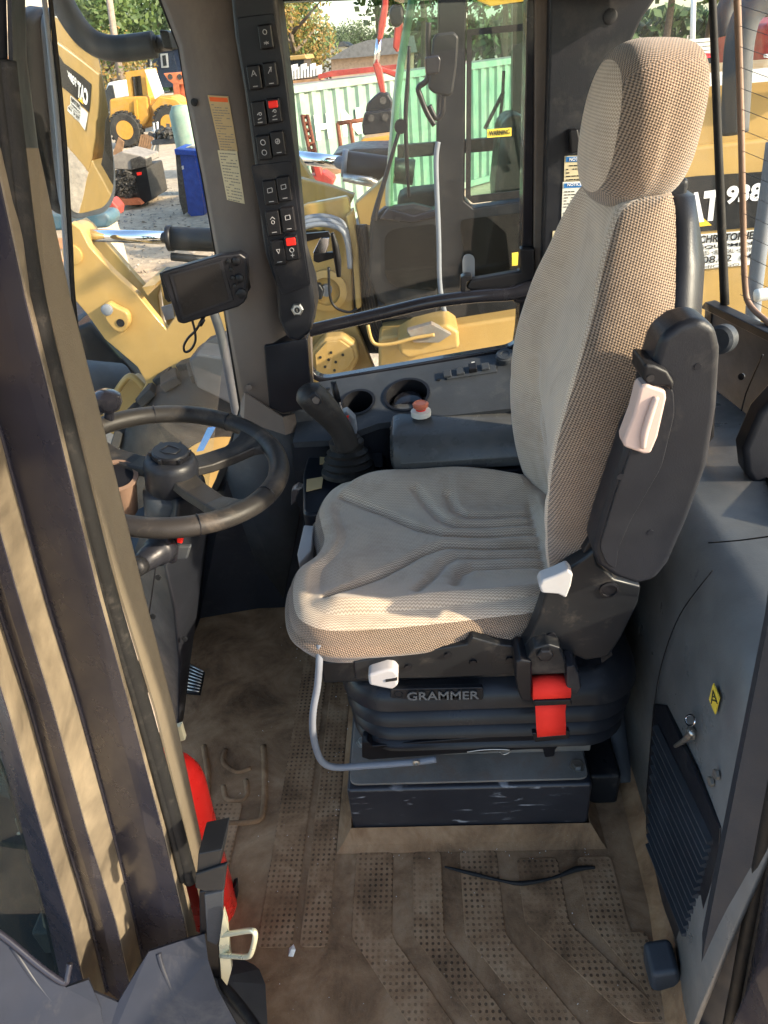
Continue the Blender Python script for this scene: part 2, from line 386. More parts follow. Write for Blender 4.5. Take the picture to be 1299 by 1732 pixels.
def text(name, s_, origin, ux, uy, size, m, parent=None, depth=.001, fit=None, label=None, bold=0.0):
    """lettering lying in the plane of ux and uy, as real geometry; fit = width in metres"""
    cu = bpy.data.curves.new('letters', 'FONT'); cu.body = s_; cu.size = 1; cu.extrude = .01; cu.offset = bold
    cu.resolution_u = 3
    o = bpy.data.objects.new('tmp', cu); COL.objects.link(o); bpy.context.view_layer.update()
    me = bpy.data.meshes.new_from_object(o.evaluated_get(bpy.context.evaluated_depsgraph_get()))
    bpy.data.objects.remove(o); me.materials.clear()
    xs = [v.co.x for v in me.vertices]; ys = [v.co.y for v in me.vertices]
    x0, wd = min(xs), max(xs) - min(xs); y0 = min(ys); hh = max(ys) - min(ys)
    ux = Vector(ux).normalized(); uy = Vector(uy).normalized(); nz = ux.cross(uy)
    sx = fit / wd if fit else size / hh; sy = size / hh
    for v in me.vertices:
        v.co = Vector(origin) + ux * (v.co.x - x0) * sx + uy * (v.co.y - y0) * sy + nz * (depth if v.co.z > 0 else 0)
    me.update(); return link(name, me, m, parent, label=label)
def pxtext(name, s_, p0, p1, height_px, y, m, parent=None, bold=0.0, depth=.001):
    a, b = at(*p0, y=y), at(*p1, y=y); ux = (b - a); c = at(p0[0], p0[1] - height_px, y=y)
    return text(name, s_, a + Vector((0, -depth, 0)), ux, Vector((0, -1, 0)).cross(ux), (c - a).length, m, parent, depth, fit=ux.length, bold=bold)

# ================================================================== GROUND
gz = -1.65
G = []
me = mesh('g', [(-700, -300, gz), (700, -300, gz), (700, 1100, gz), (-700, 1100, gz)], [(0, 1, 2, 3)])
struct(link('ground', me, 'ground'))
# gravel and litter lying on the yard near the bins: uncountable
mes = []
vs, fs = [], []
for i in range(2600):
    x = random.uniform(-11, -3.4); y = random.uniform(11, 24); r = random.uniform(.015, .07)
    b0 = len(vs)
    for k in range(4): vs.append((x + r * random.uniform(-1, 1), y + r * random.uniform(-1, 1), gz + r * random.uniform(0, .9)))
    fs += [(b0, b0 + 1, b0 + 2), (b0, b0 + 2, b0 + 3), (b0, b0 + 3, b0 + 1), (b0 + 1, b0 + 2, b0 + 3)]
o = link('gravel', mesh('gr', vs, fs), 'concrete_grey'); o['kind'] = 'stuff'; o['label'] = 'loose grey gravel and litter scattered on the sandy yard'
# ================================================================== CAB SHELL (the setting)
V = Vector
# floor with mat
fl = struct(box('cab_floor', (-.13, 1.16, -.03), (1.22, 1.25, .052), 'cab_plastic'))
bm_ = [(-.74, .50), (.372, .50), (.41, .80), (.43, 1.06), (.43, 1.70), (-.74, 1.70)]
link('floor_mat', prism_me([(x, y, -.004) for x, y in bm_], (0, 0, .006)), 'mat', fl)
# raised tread panels: strips along the cab that turn outwards near the door
strips = [(-.66, -.585), (-.56, -.475), (-.385, -.315), (-.30, -.245), (-.20, -.120), (-.078, -.018), (.022, .100), (.140, .225), (.265, .335)]
ybend = .80
for x0, x1 in strips:
    if x0 < -.45: pts = [(x0, .95), (x1, .95), (x1, 1.05), (x0, 1.05)]
    if x0 < -.21:
        y1 = 1.60 if x0 > -.4 else 1.02
        pts = [(x0, y1), (x1, y1), (x1, ybend - .12), (x0, ybend - .12)]
        if x0 < -.4: pts = [(x0, 1.0), (x1, 1.0), (x1, .70), (x0, .70)]
    else:
        yt = .872; yb = ybend - .10 - max(0, .0)
        pts = [(x0, yt), (x1, yt), (x1, yb), (x1 + .21, .42), (x0 + .21 - .0, .42), (x0, yb)]
        if x1 > .1: pts = [(x0, yt - .02), (x1, yt - .02), (x1, yb + .02), (min(x1 + .16, .372), .55), (min(x0 + .16, .37), .55), (x0, yb + .02)]
    q = [V((a, b, .0021)) for a, b in pts]; q = roundpoly(q, .012, 3)
    link('tread_panel', prism_me(q, (0, 0, .0024)), 'mat_pits', fl, bevel=.0012, seg=1)
link('tread_panel', prism_me(roundpoly([V((a, b, .0021)) for a, b in [(.300, .70), (.365, .70), (.375, .58), (.36, .53)]], .01), (0, 0, .0034)), 'mat_pits', fl)
# moulded relief lines at the far left of the mat
def matline(pts, r=.009): return tube_me([(a, b, .001) for a, b in pts], r, 8, 5)
rel = [at(a, b, z=0) for a, b in [(345, 1262), (352, 1310), (358, 1385), (430, 1390), (446, 1370), (448, 1300), (446, 1262)]]
me1 = tube_me([p + V((0, 0, .0)) for p in rel], .008, 8, 4)
rel2 = [at(a, b, z=0) for a, b in [(378, 1330), (384, 1352), (408, 1354), (418, 1342), (416, 1320)]]
rel3 = [at(a, b, z=0) for a, b in [(382, 1268), (378, 1290), (400, 1306), (425, 1300)]]
link('mat_relief', join([me1, tube_me(rel2, .007, 8, 4), tube_me(rel3, .007, 8, 4)]), 'mat', fl, smooth=True)
# upturned lip of the mat round the pedestal and along the right foot of the wall
bx0, bx1, by0, by1 = -.208, .300, .915, 1.42
lip = [[V((bx0 - .035, by1, .002)), V((bx0 - .035, by0 - .045, .002)), V((bx1 + .030, by0 - .045, .002)), V((bx1 + .030, by1, .002))],
       [V((bx0 - .022, by1, .010)), V((bx0 - .022, by0 - .030, .010)), V((bx1 + .020, by0 - .030, .010)), V((bx1 + .02, by1, .010))],
       [V((bx0 - .003, by1, .030)), V((bx0 - .003, by0 - .003, .030)), V((bx1 + .003, by0 - .003, .030)), V((bx1 + .003, by1, .030))]]
loft('mat_lip', lip, 'mat', fl, th=.004, smooth=False)
edge = [[V((.352, .52, .003)), V((.385, .75, .003)), V((.395, 1.05, .003)), V((.395, 1.45, .003))],
        [V((.375, .52, .02)), V((.408, .75, .02)), V((.412, 1.05, .02)), V((.412, 1.45, .02))],
        [V((.388, .52, .05)), V((.419, .75, .05)), V((.423, 1.05, .05)), V((.423, 1.45, .05))]]
loft('mat_lip', edge, 'mat', fl, th=.004)
# crumbs on the mat: uncountable
vs, fs = [], []
for i in range(420):
    if i < 260: x, y = random.uniform(-.5, .36), random.uniform(.5, 1.6)
    else: x, y = random.gauss(-.24, .03), random.uniform(.9, 1.45)
    if i % 5 == 0: x, y = random.uniform(-.2, .33), random.gauss(.875, .012)
    r = random.uniform(.0006, .0022) * (1.5 if i % 23 == 0 else 1)
    b0 = len(vs)
    for k in range(4): vs.append((x + r * random.uniform(-1, 1), y + r * random.uniform(-1, 1), .003 + r * random.uniform(0, 1.6)))
    fs += [(b0, b0 + 1, b0 + 2), (b0, b0 + 2, b0 + 3), (b0, b0 + 3, b0 + 1), (b0 + 1, b0 + 2, b0 + 3)]
o = link('crumbs', mesh('cr', vs, fs), 'debris'); o['kind'] = 'stuff'; o['label'] = 'pale crumbs and grit scattered on the dirty floor mat'
p = at(494, 1609, z=.004)
o = link('paper_scrap', mesh('sc', [p + V(v) for v in [(-.006, -.009, 0), (.004, -.011, .002), (.008, .0, .006), (.002, .011, .004), (-.006, .005, .002), (0, 0, .008)]],
     [(0, 1, 5), (1, 2, 5), (2, 3, 5), (3, 4, 5), (4, 0, 5), (0, 4, 3, 2, 1)]), 'debris')
tag(o, 'small torn white scrap lying on the mat near the door sill', 'scrap')
ps = [at(a, b, z=.008) for a, b in [(752, 1466), (800, 1478), (850, 1490), (885, 1494), (935, 1485), (975, 1470), (1006, 1467)]]
o = tube('cable_tie', ps, [.002, .0045, .003, .005, .003, .006, .003], 'rubber', seg=6)
tag(o, 'thin black strap lying on the mat in front of the pedestal', 'strap')

# --- right-hand (far) wall of the cab
fw = thing('cab_side_wall', '', ''); del fw['label']; del fw['category']; struct(fw); fw.location = (0, 1.75, 0); bpy.context.view_layer.update()
# lower panel under the console, running forward into the footwell
surf('lower_panel', [(355, 838, 1.70), (408, 690, 1.66), (530, 690, 1.70), (700, 740, 1.70), (900, 740, 1.72), (1120, 900, 1.72), (1120, 1200, 1.72), (520, 1060, 1.70), (440, 1060, 1.70), (330, 1090, 1.66)], 'cab_plastic', fw, th=.01)
surf('front_panel', [(358, 834, 1.695), (333, 1066, 1.655), (240, 1180, 1.35), (225, 905, 1.45)], 'cab_plastic', fw, th=.01)
loft_px('front_skirt', [[(418, 668, 1.60), (404, 700, 1.615), (389, 768, 1.64), (357, 836, 1.69)], [(530, 700, 1.60), (520, 790, 1.62), (505, 880, 1.64), (480, 1010, 1.68)]], 'slate', fw, th=.01)
# console ledge with two cup holders
ledge = [(515, 650, 1.735), (890, 590, 1.735), (930, 600, 1.72), (905, 700, 1.56), (872, 690, 1.56), (640, 716, 1.57), (560, 745, 1.575), (495, 748, 1.60)]
q = [at(*p[:2], y=p[2]) for p in ledge]
# fit a plane through the ledge so that it is flat
c0 = at(700, 700, y=1.57); c1 = at(560, 640, y=1.735); c2 = at(880, 590, y=1.735)
nl = (c1 - c0).cross(c2 - c0).normalized()
if nl.z < 0: nl = -nl
def onledge(px, py):
    r = at(px, py, y=2.0) - CAM; t = (c0 - CAM).dot(nl) / r.dot(nl); return CAM + r * t
q = [onledge(a, b) for a, b, _ in ledge]
lm = prism_me(q, -nl * .02)
lo = link('console_ledge', lm, 'slate', fw)
cups = [((605, 681), .042), ((688, 668), .055)]
cc = []
for (px, py), r in cups:
    c = onledge(px, py); cc.append(c)
    cut = bpy.data.objects.new('cut', lathe_me([(r, -.1), (r, .1)], c, nl, 40)); COL.objects.link(cut)
    b = lo.modifiers.new('b', 'BOOLEAN'); b.object = cut; b.operation = 'DIFFERENCE'; b.solver = 'EXACT'
    bpy.context.view_layer.update()
    me = bpy.data.meshes.new_from_object(lo.evaluated_get(bpy.context.evaluated_depsgraph_get()))
    lo.modifiers.clear(); lo.data = me; bpy.data.objects.remove(cut)
    k = lathe('cup_holder', [(r - .001, -.075), (r - .001, -.0), (r + .004, .002), (r + .004, .0035), (r - .003, .0035), (r - .004, .0), (r - .006, -.068), (0.001, -.070)], c, 'black', fw, axis=nl, seg=40)
surf('console_front', [(495, 748, 1.60), (560, 745, 1.575), (640, 716, 1.57), (872, 690, 1.56), (905, 700, 1.56), (905, 900, 1.60), (700, 960, 1.64), (480, 1010, 1.685), (505, 880, 1.645)], 'cab_plastic', fw, th=.01)
# bottle cap in the second cup holder
c = cc[1] - nl * .055
o = lathe('bottle_cap', [(.040, 0), (.040, .026), (.036, .034), (.02, .038), (0.001, .039)], c, 'gloss_black', axis=nl); tag(o, 'round glossy black lid sitting in the larger cup holder', 'lid')
# window switch strip on the ledge
def ledgebox(name, px, py, sx, sy, h, m, parent, bevel=.002, dz=0):
    c = onledge(px, py); ux = (c2 - c1).normalized(); uy = nl.cross(ux); R = Matrix((ux, uy, nl)).transposed()
    return link(name, box_me(c + nl * (h / 2 + dz), (sx, sy, h), R), m, parent, bevel=bevel)
sp_ = ledgebox('switch_plate', 797, 629, .125, .034, .004, 'slate', fw, .001)
for px, m in [(757, 'slate'), (779, 'slate'), (800, 'black'), (821, 'slate')]:
    b = ledgebox('blank_switch', px, 636 - (px - 757) * .19, .020, .023, .007 if m == 'slate' else .014, m, fw, .002, .004)
    if m == 'black':
        b.name = 'rocker_switch'; ledgebox('icon', px + 1, 622, .008, .002, .0006, 'white_ink', b, 0, .0182)
kn = lathe('control_knob', [(.024, 0), (.024, .012), (.020, .014), (.020, .016), (.012, .016), (.010, .014), (.001, .014)], onledge(855, 608) + nl * .003, 'slate', fw, axis=nl, seg=16)
for px, py in [(555, 658), (742, 642), (838, 622)]:
    lathe('screw', [(.006, 0), (.006, .002), (.003, .003), (.001, .003)], onledge(px, py), 'mach_grey', fw, axis=nl, seg=10)

# --- window in the far wall
wf = thing('side_window', '', ''); del wf['label']; del wf['category']; struct(wf); wf.location = (0, 1.75, .8); bpy.context.view_layer.update()
pane = [(455, -60), (520, 600), (530, 632), (548, 641), (860, 588), (876, 578), (882, 560), (893, 0), (895, -60)]
def ring_px(name, inner, w_, y, dep, m, parent, bevel=.003):
    ii = [at(a, b, y=y) for a, b in inner]; ii = roundpoly(ii, .02, 3); c = sum(ii, V()) / len(ii); n = len(ii)
    oo = []
    for i in range(n):
        t = (ii[(i + 1) % n] - ii[i - 1]).normalized(); nn = V((t.z, 0, -t.x))
        if (ii[i] + nn * .01 - c).length < (ii[i] - c).length: nn = -nn
        oo.append(ii[i] + nn * w_)
    vs = ii + oo + [p + V((0, dep, 0)) for p in ii] + [p + V((0, dep, 0)) for p in oo]; fs = []
    for i in range(n):
        j = (i + 1) % n
        fs += [(i, j, n + j, n + i), (2 * n + i, 3 * n + i, 3 * n + j, 2 * n + j), (i, 2 * n + i, 2 * n + j, j), (n + i, n + j, 3 * n + j, 3 * n + i)]
    return link(name, mesh('ring', vs, fs), m, parent, bevel=bevel)
ring_px('window_seal', pane, .016, 1.735, .03, 'gloss_black', wf, .004)
link('window_pane', prism_me([at(a, b, y=1.755) for a, b in [(440, -60), (500, 660), (880, 600), (900, -60)]], (0, .005, 0)), 'glass', wf)
# posts and sill around it
pxprism('rear_post', [(893, -60), (907, -60), (900, 480), (893, 560), (870, 600), (876, 560), (882, 440)], 1.725, .06, 'gloss_black', wf, bevel=.003)
pxprism('post_cover', [(905, -60), (934, -60), (928, 120), (917, 470), (905, 565), (896, 560), (903, 470)], 1.715, .07, 'taupe', wf, bevel=.003)
rp = struct(pxprism('rear_pillar', [(932, -60), (1125, -60), (1108, 0), (1086, 32), (1064, 80), (1052, 160), (1048, 400), (1062, 640), (880, 660), (905, 560), (917, 470), (928, 120)], 1.68, .10, 'cab_plastic', bevel=.006))
for px, py in [(1032, 28), (1215, 525)][:1]:
    lathe('screw', [(.013, 0), (.013, .003), (.008, .005), (.001, .005)], at(px, py, y=1.68), 'cab_plastic', rp, axis=(0, -1, 0))
pxprism('coat_hook', [(963, 220), (978, 218), (985, 255), (966, 262)], 1.655, .03, 'black', rp, bevel=.004)
# labels on the rear pillar
def sticker(name, quad, y, m, parent, lines=(), band=None, bandm=None, title=None, ink='ink', label=None):
    o = pxprism(name, quad, y - .0022, .002, m, parent, label=label)
    (x0, y0), (x1, y1), (x2, y2), (x3, y3) = quad
    def mixp(u, v):
        ax, ay = x0 + (x1 - x0) * u, y0 + (y1 - y0) * u; bx, by = x3 + (x2 - x3) * u, y3 + (y2 - y3) * u
        return (ax + (bx - ax) * v, ay + (by - ay) * v)
    if band: pxprism('title_band', [mixp(.06, .03), mixp(.94, .03), mixp(.94, band), mixp(.06, band)], y - .0032, .001, bandm, o)
    if title: pxtext('title_text', title, mixp(.2, band - .04), mixp(.8, band - .04), (y3 - y0) * (band - .03) * .62, y - .0034, 'white_ink' if bandm != 'orange' else 'ink', o, bold=.01, depth=.0006)
    if lines:
        n, t0 = lines; rr = random.Random(len(parent.children) + n); mes = []
        for i in range(n):
            v = t0 + (1 - t0) * (i + .5) / n; v2 = v + (1 - t0) / n * .30; u = .08
            while u < .86:
                w_ = rr.uniform(.06, .2)
                if rr.random() < .9: mes.append(prism_me([at(*mixp(a, b), y=y - .0030) for a, b in [(u, v), (min(u + w_, .92), v), (min(u + w_, .92), v2), (u, v2)]], (0, .0006, 0)))
                u += w_ + .03
                if rr.random() < .08: break
        k = link('small_print', join(mes), ink, o)
    return o
sticker('notice_label', [(955, 264), (995, 263), (994, 304), (954, 307)], 1.68, 'cream', rp, (5, .3), .24, 'sticker_blue', 'NOTICE')
sticker('notice_label', [(952, 308), (992, 306), (984, 386), (949, 388)], 1.68, 'whitish', rp, (13, .17), .13, 'sticker_blue', 'NOTICE')
sticker('notice_label', [(935, 391), (1000, 386), (990, 470), (930, 466)], 1.68, 'cream', rp, (11, .05), ink='grey_ink')
sticker('warning_label', [(929, 468), (990, 466), (985, 500), (926, 486)], 1.68, 'orange', rp)

# --- front pillar between windshield and side window
ap = thing('front_pillar', '', ''); del ap['label']; del ap['category']; struct(ap); ap.location = (-.4, 1.65, .8); bpy.context.view_layer.update()
loft_px('pillar_cover', [
    [(255, -50, 1.64), (275, 0, 1.64), (305, 80, 1.64), (318, 165, 1.635), (345, 300, 1.63), (366, 420, 1.62), (385, 540, 1.61), (410, 690, 1.60)],
    [(262, -50, 1.615), (283, 0, 1.615), (312, 75, 1.615), (326, 165, 1.61), (352, 300, 1.605), (372, 420, 1.60), (391, 540, 1.59), (415, 672, 1.58)],
    [(380, -50, 1.61), (385, 0, 1.61), (398, 80, 1.605), (408, 165, 1.60), (425, 300, 1.60), (438, 420, 1.59), (455, 540, 1.585), (478, 700, 1.575)],
    [(470, -50, 1.70), (475, 0, 1.70), (483, 80, 1.70), (490, 165, 1.70), (504, 300, 1.70), (518, 420, 1.70), (526, 540, 1.70), (530, 700, 1.68)]], 'taupe', ap, th=.006)
pxprism('pillar_edge', [(252, -50), (268, 0), (300, 80), (314, 165), (340, 300), (361, 420), (380, 540), (404, 690), (385, 768), (352, 838), (362, 840), (396, 770), (414, 690), (391, 540), (372, 420), (352, 300), (326, 165), (312, 75), (280, 0), (264, -50)], 1.645, .03, 'rubber', ap)
# lower shoulder of the pillar
loft_px('pillar_foot', [
    [(410, 655, 1.60), (408, 700, 1.60)], [(416, 665, 1.575), (414, 712, 1.57)], [(478, 705, 1.56), (482, 735, 1.555)], [(528, 690, 1.66), (530, 720, 1.66)]], 'taupe', ap, th=.006, smooth=False)
pxprism('recess_panel', [(446, 585), (520, 572), (528, 690), (478, 700), (455, 690)], 1.572, .05, 'panel', ap, bevel=.004)
# switch console standing off the pillar
back = [(385, -50), (396, 60), (412, 150), (430, 280), (443, 400), (448, 430), (466, 485), (470, 540), (486, 574), (505, 580), (526, 562), (533, 520), (528, 480), (512, 430), (500, 300), (488, 160), (476, 60), (463, -50)]
sw = pxprism('switch_console', back, 1.53, .09, 'cab_plastic', ap, bevel=.010, seg=3)
plate = [(400, 30), (464, 22), (478, 100), (488, 180), (503, 290), (516, 420), (526, 482), (478, 500), (468, 478), (455, 430), (438, 300), (420, 170), (405, 80)]
pxprism('switch_plate', plate, 1.527, .006, 'panel', ap, bevel=.0015, rnd=.006)
pxprism('plate_step', [(424, 280), (494, 272), (503, 350), (514, 425), (522, 480), (480, 490), (462, 440), (440, 360)], 1.5245, .004, 'panel', ap, bevel=.001, rnd=.006)
# rocker switches (icon shapes are plain line glyphs)
def ringme(c, r, y, t=.0007, seg=14, sx=1): 
    return tube_me([c + V((r * sx * math.cos(a * 2 * math.pi / seg), 0, r * math.sin(a * 2 * math.pi / seg))) for a in range(seg)], t, 5, 0, closed=True)
def linem(a, b, t=.0007): return tube_me([a, b], t, 5, 0)
SWS = [((449, 62), 0, 'rf'), ((430, 131), 0, 'a'), ((457, 126), 0, 'b'), ((438, 192), 0, 'c'), ((463, 187), 1, 'c'), ((446, 250), 0, 'rr'),
       ((470, 243), 0, 'o'), ((457, 326), 0, 's'), ((480, 320), 0, 's'), ((462, 378), 0, 'u'), ((487, 372), 0, 's'), ((471, 428), 0, 'd'), ((493, 420), 1, 'o')]
for (px, py), red, g in SWS:
    k = .2; hw, hh = 11.5, 21
    def o_(dx, dy): return (px + dx + dy * .14, py + dy - dx * .12)
    b = pxprism('rocker_switch', [o_(-hw, -hh), o_(hw, -hh), o_(hw, hh), o_(-hw, hh)], 1.512, .016, 'black', ap, bevel=.003)
    yy = 1.511
    if red: pxprism('red_cap', [o_(-8, -17), o_(8, -17), o_(8, -4), o_(-8, -4)], 1.507, .006, 'red', b, bevel=.002)
    mes = []
    A = lambda dx, dy: at(*o_(dx, dy), y=yy)
    if g in 'absudo' or g == 'c': 
        if not (red and g == 'o'): mes.append(linem(A(-4, 15), A(4, 15), .0008))
    if g == 'rf': mes += [ringme(A(0, -8), .0035, yy), linem(A(-4, 9), A(4, 12)), linem(A(-4, 12), A(4, 9)), linem(A(0, 7), A(0, 14))]
    if g == 'rr': mes += [ringme(A(0, -9), .0045, yy), ringme(A(0, 8), .0045, yy)]
    if g == 'a': mes += [linem(A(-4, -2), A(0, -12)), linem(A(0, -12), A(4, -2)), linem(A(-1, -5), A(3, -7))]
    if g == 'b': mes += [linem(A(-3, -2), A(3, -12)), linem(A(0, -12), A(4, -12)), linem(A(3, -12), A(2, -4))]
    if g == 'c': mes += [linem(A(-3, 2), A(1, -2)), ringme(A(2, 1), .0022, yy), linem(A(-3, 10), A(3, 8))]
    if g == 'o': mes += [ringme(A(0, -4 if not red else 3), .0042, yy)] + ([linem(A(0, -8), A(0, -1)), linem(A(-3, -3), A(3, -5))] if not red else [linem(A(0, 9), A(0, 15)), linem(A(-3, 12), A(3, 12))])
    if g == 's': mes += [linem(A(-4, -7), A(4, -8)), linem(A(-4, 0), A(4, -1)), linem(A(-4, -7), A(-4, 0)), linem(A(4, -8), A(4, -1))]
    if g == 'u': mes += [ringme(A(0, -2), .0032, yy), linem(A(-4, -7), A(0, -11)), linem(A(0, -11), A(4, -7))]
    if g == 'd': mes += [linem(A(-3, -6), A(3, -6)), linem(A(-3, -6), A(0, 1)), linem(A(3, -6), A(0, 1))]
    if mes: link('icon', join(mes), 'dirty_white', b)
# key switch
kc = at(503, 523, y=1.527)
k = lathe('key_switch', [(.014, 0), (.014, .006), (.011, .009), (.0105, .010), (.0085, .010), (.008, .013), (.001, .013)], kc, 'steel', ap, axis=(.1, -1, .15), seg=6, smooth=False)
lathe('key_slot', [(.006, .0132), (.006, .0142), (.001, .0142)], kc, 'black', k, axis=(.1, -1, .15), seg=16)
box('slot', kc + V((.0015, -.0152, .002)), (.0015, .001, .007), 'steel', k)
# two stickers one above the other
sticker('warning_label', [(351, 161), (386, 163), (402, 256), (372, 254)], 1.5985, 'tan_sticker', ap, (18, .14), .11, 'orange', None, 'grey_ink')
sticker('notice_label', [(368, 254), (401, 256), (414, 345), (384, 338)], 1.5965, 'cream', ap, (16, .02), ink='grey_ink')
lathe('plug', [(.008, 0), (.008, .003), (.001, .005)], at(421, 655, y=1.573), 'taupe', ap, axis=(0, -1, 0), seg=14)
lathe('screw', [(.007, 0), (.007, .003), (.001, .004)], at(329, 173, y=1.607), 'black', ap, axis=(0, -1, 0), seg=14)

# --- roof and header, just above the frame of the picture
rf = struct(box('cab_roof', (-.03, 1.11, 1.74), (1.60, 1.58, .12), 'cab_plastic', bevel=.02))
hd = struct(pxprism('roof_header', [(255, -5), (470, 3), (890, -14), (1110, -6), (1110, -80), (240, -80)], 1.60, .06, 'black'))

# --- rear wall, shelf and heater housing
rw = thing('cab_rear_wall', '', ''); del rw['label']; del rw['category']; struct(rw); rw.location = (.6, 1.2, .5); bpy.context.view_layer.update()
# vertical rear housing face beside the floor (louvred side), rising to the shelf
HP = [(.398, .48, 0.), (.398, .48, .60)]
loft('rear_housing', [[V((.385, .52, -.02)), V((.420, .76, -.02)), V((.424, 1.05, -.02)), V((.424, 1.70, -.02))],
                      [V((.392, .52, .36)), V((.420, .76, .40)), V((.424, 1.05, .42)), V((.424, 1.70, .45))],
                      [V((.400, .52, .58)), V((.424, .76, .62)), V((.430, 1.02, .64)), V((.430, 1.70, .60))],
                      [V((.425, .52, .66)), V((.445, .78, .69)), V((.455, 1.02, .695)), V((.450, 1.70, .625))],
                      [V((.470, .52, .70)), V((.500, .80, .715)), V((.500, 1.04, .712)), V((.50, 1.70, .640))],
                      [V((.60, .52, .72)), V((.62, .80, .725)), V((.62, 1.06, .72)), V((.60, 1.70, .66))],
                      [V((.73, .52, .73)), V((.73, .80, .735)), V((.73, 1.06, .73)), V((.70, 1.78, .67))]], 'slate_light', rw, th=.008)
# back panel above the shelf, up to the rear glass
# recessed corner step
surf('back_step', [(1215, 722, 1.60), (1260, 760, 1.36), (1340, 850, 1.02), (1340, 905, .98), (1215, 775, 1.50)], 'cab_plastic', rw, th=.01)
pxprism('speaker_box', [(1258, 762), (1285, 700), (1340, 640), (1360, 900), (1299, 860), (1262, 800)], 1.16, .05, 'cab_plastic', rw, bevel=.012)
tube('seam', [at(a, b, y=c) for a, b, c in [(1170, 920, 1.05), (1200, 918, .99), (1250, 914, .90), (1310, 906, .82)]], .0012, 'black', rw, seg=6)
tube('seam', [at(a, b, y=c) for a, b, c in [(1212, 728, 1.52), (1235, 722, 1.50), (1248, 716, 1.47), (1262, 665, 1.50), (1290, 600, 1.42)]], .0018, 'black', rw, seg=6)
lathe('washer_cap', [(.03, 0), (.03, .02), (.024, .026), (.001, .026)], at(1226, 572, y=1.46), 'slate', rw, axis=(-.75, -.6, .1), seg=24)
lathe('screw', [(.007, 0), (.007, .003), (.001, .004)], at(1255, 637, y=1.35), 'black', rw, axis=(-.8, -.5, .2), seg=10)
# louvred access panel
lp = []
LX = .4165
def onh(px, py, dx=0.):
    p = at(px, py, x=LX); k = .385 + (.420 - .385) * min(1, max(0, (p.y - .52) / .24)); return at(px, py, x=k - .006 - dx)
gr = link('louvre_frame', prism_me([onh(a, b) for a, b in [(1104, 1190), (1125, 1193), (1217, 1400), (1214, 1450), (1172, 1610), (1148, 1606), (1090, 1450), (1094, 1320)]], (.008, 0, 0)), 'cab_plastic', rw, bevel=.003)
n = 13
for i in range(n):
    u = (i + .5) / n
    # slats run from upper left to lower right
    tL = (1110 - 13 * u, 1222 + 215 * u); tR = (1205 - 47 * u, 1420 + 168 * u)
    a, b = onh(*tL, .004), onh(*tR, .004); d = (b - a); nrm = V((0, -d.z, d.y)).normalized() * .0065
    link('louvre_slat', prism_me([a - nrm + V((.003, 0, 0)), a - nrm * .3 + V((-.007, 0, 0)), a + nrm * .3 + V((-.007, 0, 0)), a + nrm * .5 + V((.003, 0, 0))], d), 'slate', rw)
tube('panel_edge', [onh(a, b, .001) for a, b in [(1094, 1340), (1106, 1200), (1120, 1120), (1150, 1040), (1205, 965)]], .0010, 'black', rw, seg=6)
# latch with key ring on the housing
lt = thing('panel_latch', 'small chrome quarter turn latch on the dark housing beside the louvres', 'latch', onh(1168, 1240))
lathe('latch_body', [(.011, 0), (.011, .006), (.007, .010), (.001, .010)], onh(1172, 1240), 'steel', lt, axis=(-1, 0, 0), seg=16)
tube('latch_lever', [onh(1172, 1238, .012), onh(1158, 1252, .014), onh(1142, 1262, .012)], [.006, .005, .003], 'steel', lt, seg=8)
tube('latch_ring', [onh(1168 + 8 * math.cos(t), 1218 + 9 * math.sin(t), .01 + .003 * math.sin(t)) for t in [i * math.pi / 5 for i in range(10)]], .0018, 'chrome', lt, seg=6, closed=True)
st = [onh(a, b, .002) for a, b in [(1199, 1183), (1206, 1156), (1216, 1180), (1209, 1208)]]
sg = link('warning_sign', prism_me(st, (.002, 0, 0)), 'sticker_yellow'); tag(sg, 'small diamond shaped yellow warning sticker above the latch', 'sticker')
link('symbol', join([tube_me([onh(a, b, .003) for a, b in l], .0011, 5, 0) for l in [[(1203, 1190), (1206, 1168), (1213, 1190)], [(1206, 1178), (1210, 1180)], [(1205, 1184), (1211, 1186)]]]), 'ink', sg)
for px, py in [(1214, 1310), (1205, 1322)]:
    lathe('bolt', [(.008, 0), (.008, .005), (.001, .006)], onh(px, py), 'steel', rw, axis=(-1, 0, 0), seg=6, smooth=False)
# dark gap and pipe behind the seat base
tube('wiring_duct', [V((.385, 1.42, .42)), V((.388, 1.28, .28)), V((.395, 1.15, .12)), V((.402, 1.02, .015))], [.024, .028, .028, .022], 'fender', rw, seg=14)

# --- glass at the rear
rg = thing('rear_window', '', ''); del rg['label']; del rg['category']; struct(rg); rg.location = (.75, 1.4, 1.1); bpy.context.view_layer.update()
A0, A1 = at(1190, -60, y=1.74), at(1226, 520, y=1.74)
link('quarter_glass', prism_me([at(1040, -60, y=1.76), at(1030, 620, y=1.76), at(1226, 520, y=1.745), at(1200, -60, y=1.745)], (0, .005, 0)), 'glass', rg)
seam_pts = [at(1201, -60, y=1.735), at(1205, 0, y=1.735), at(1215, 250, y=1.735), at(1226, 515, y=1.735)]
tube('corner_seal', seam_pts, [.0065, .0075, .009, .011], 'rubber', rg, seg=8)
def rear(px, py):   # point on the rear glass, a plane leaving the corner towards the camera
    p0 = at(1226, 515, y=1.735); p1 = at(1205, 0, y=1.735); p2 = p0 + V((.20, -1.15, -.02)); nn = (p1 - p0).cross(p2 - p0).normalized()
    r = at(px, py, y=2.0) - CAM; return CAM + r * ((p0 - CAM).dot(nn) / r.dot(nn))
p0 = at(1226, 515, y=1.735); p1 = at(1201, -60, y=1.735); e = V((.20, -1.15, -.02))
link('rear_pane', prism_me([p0, p0 + e, p1 + e + V((0, 0, .05)), p1], (.005, .001, 0)), 'glass', rg)
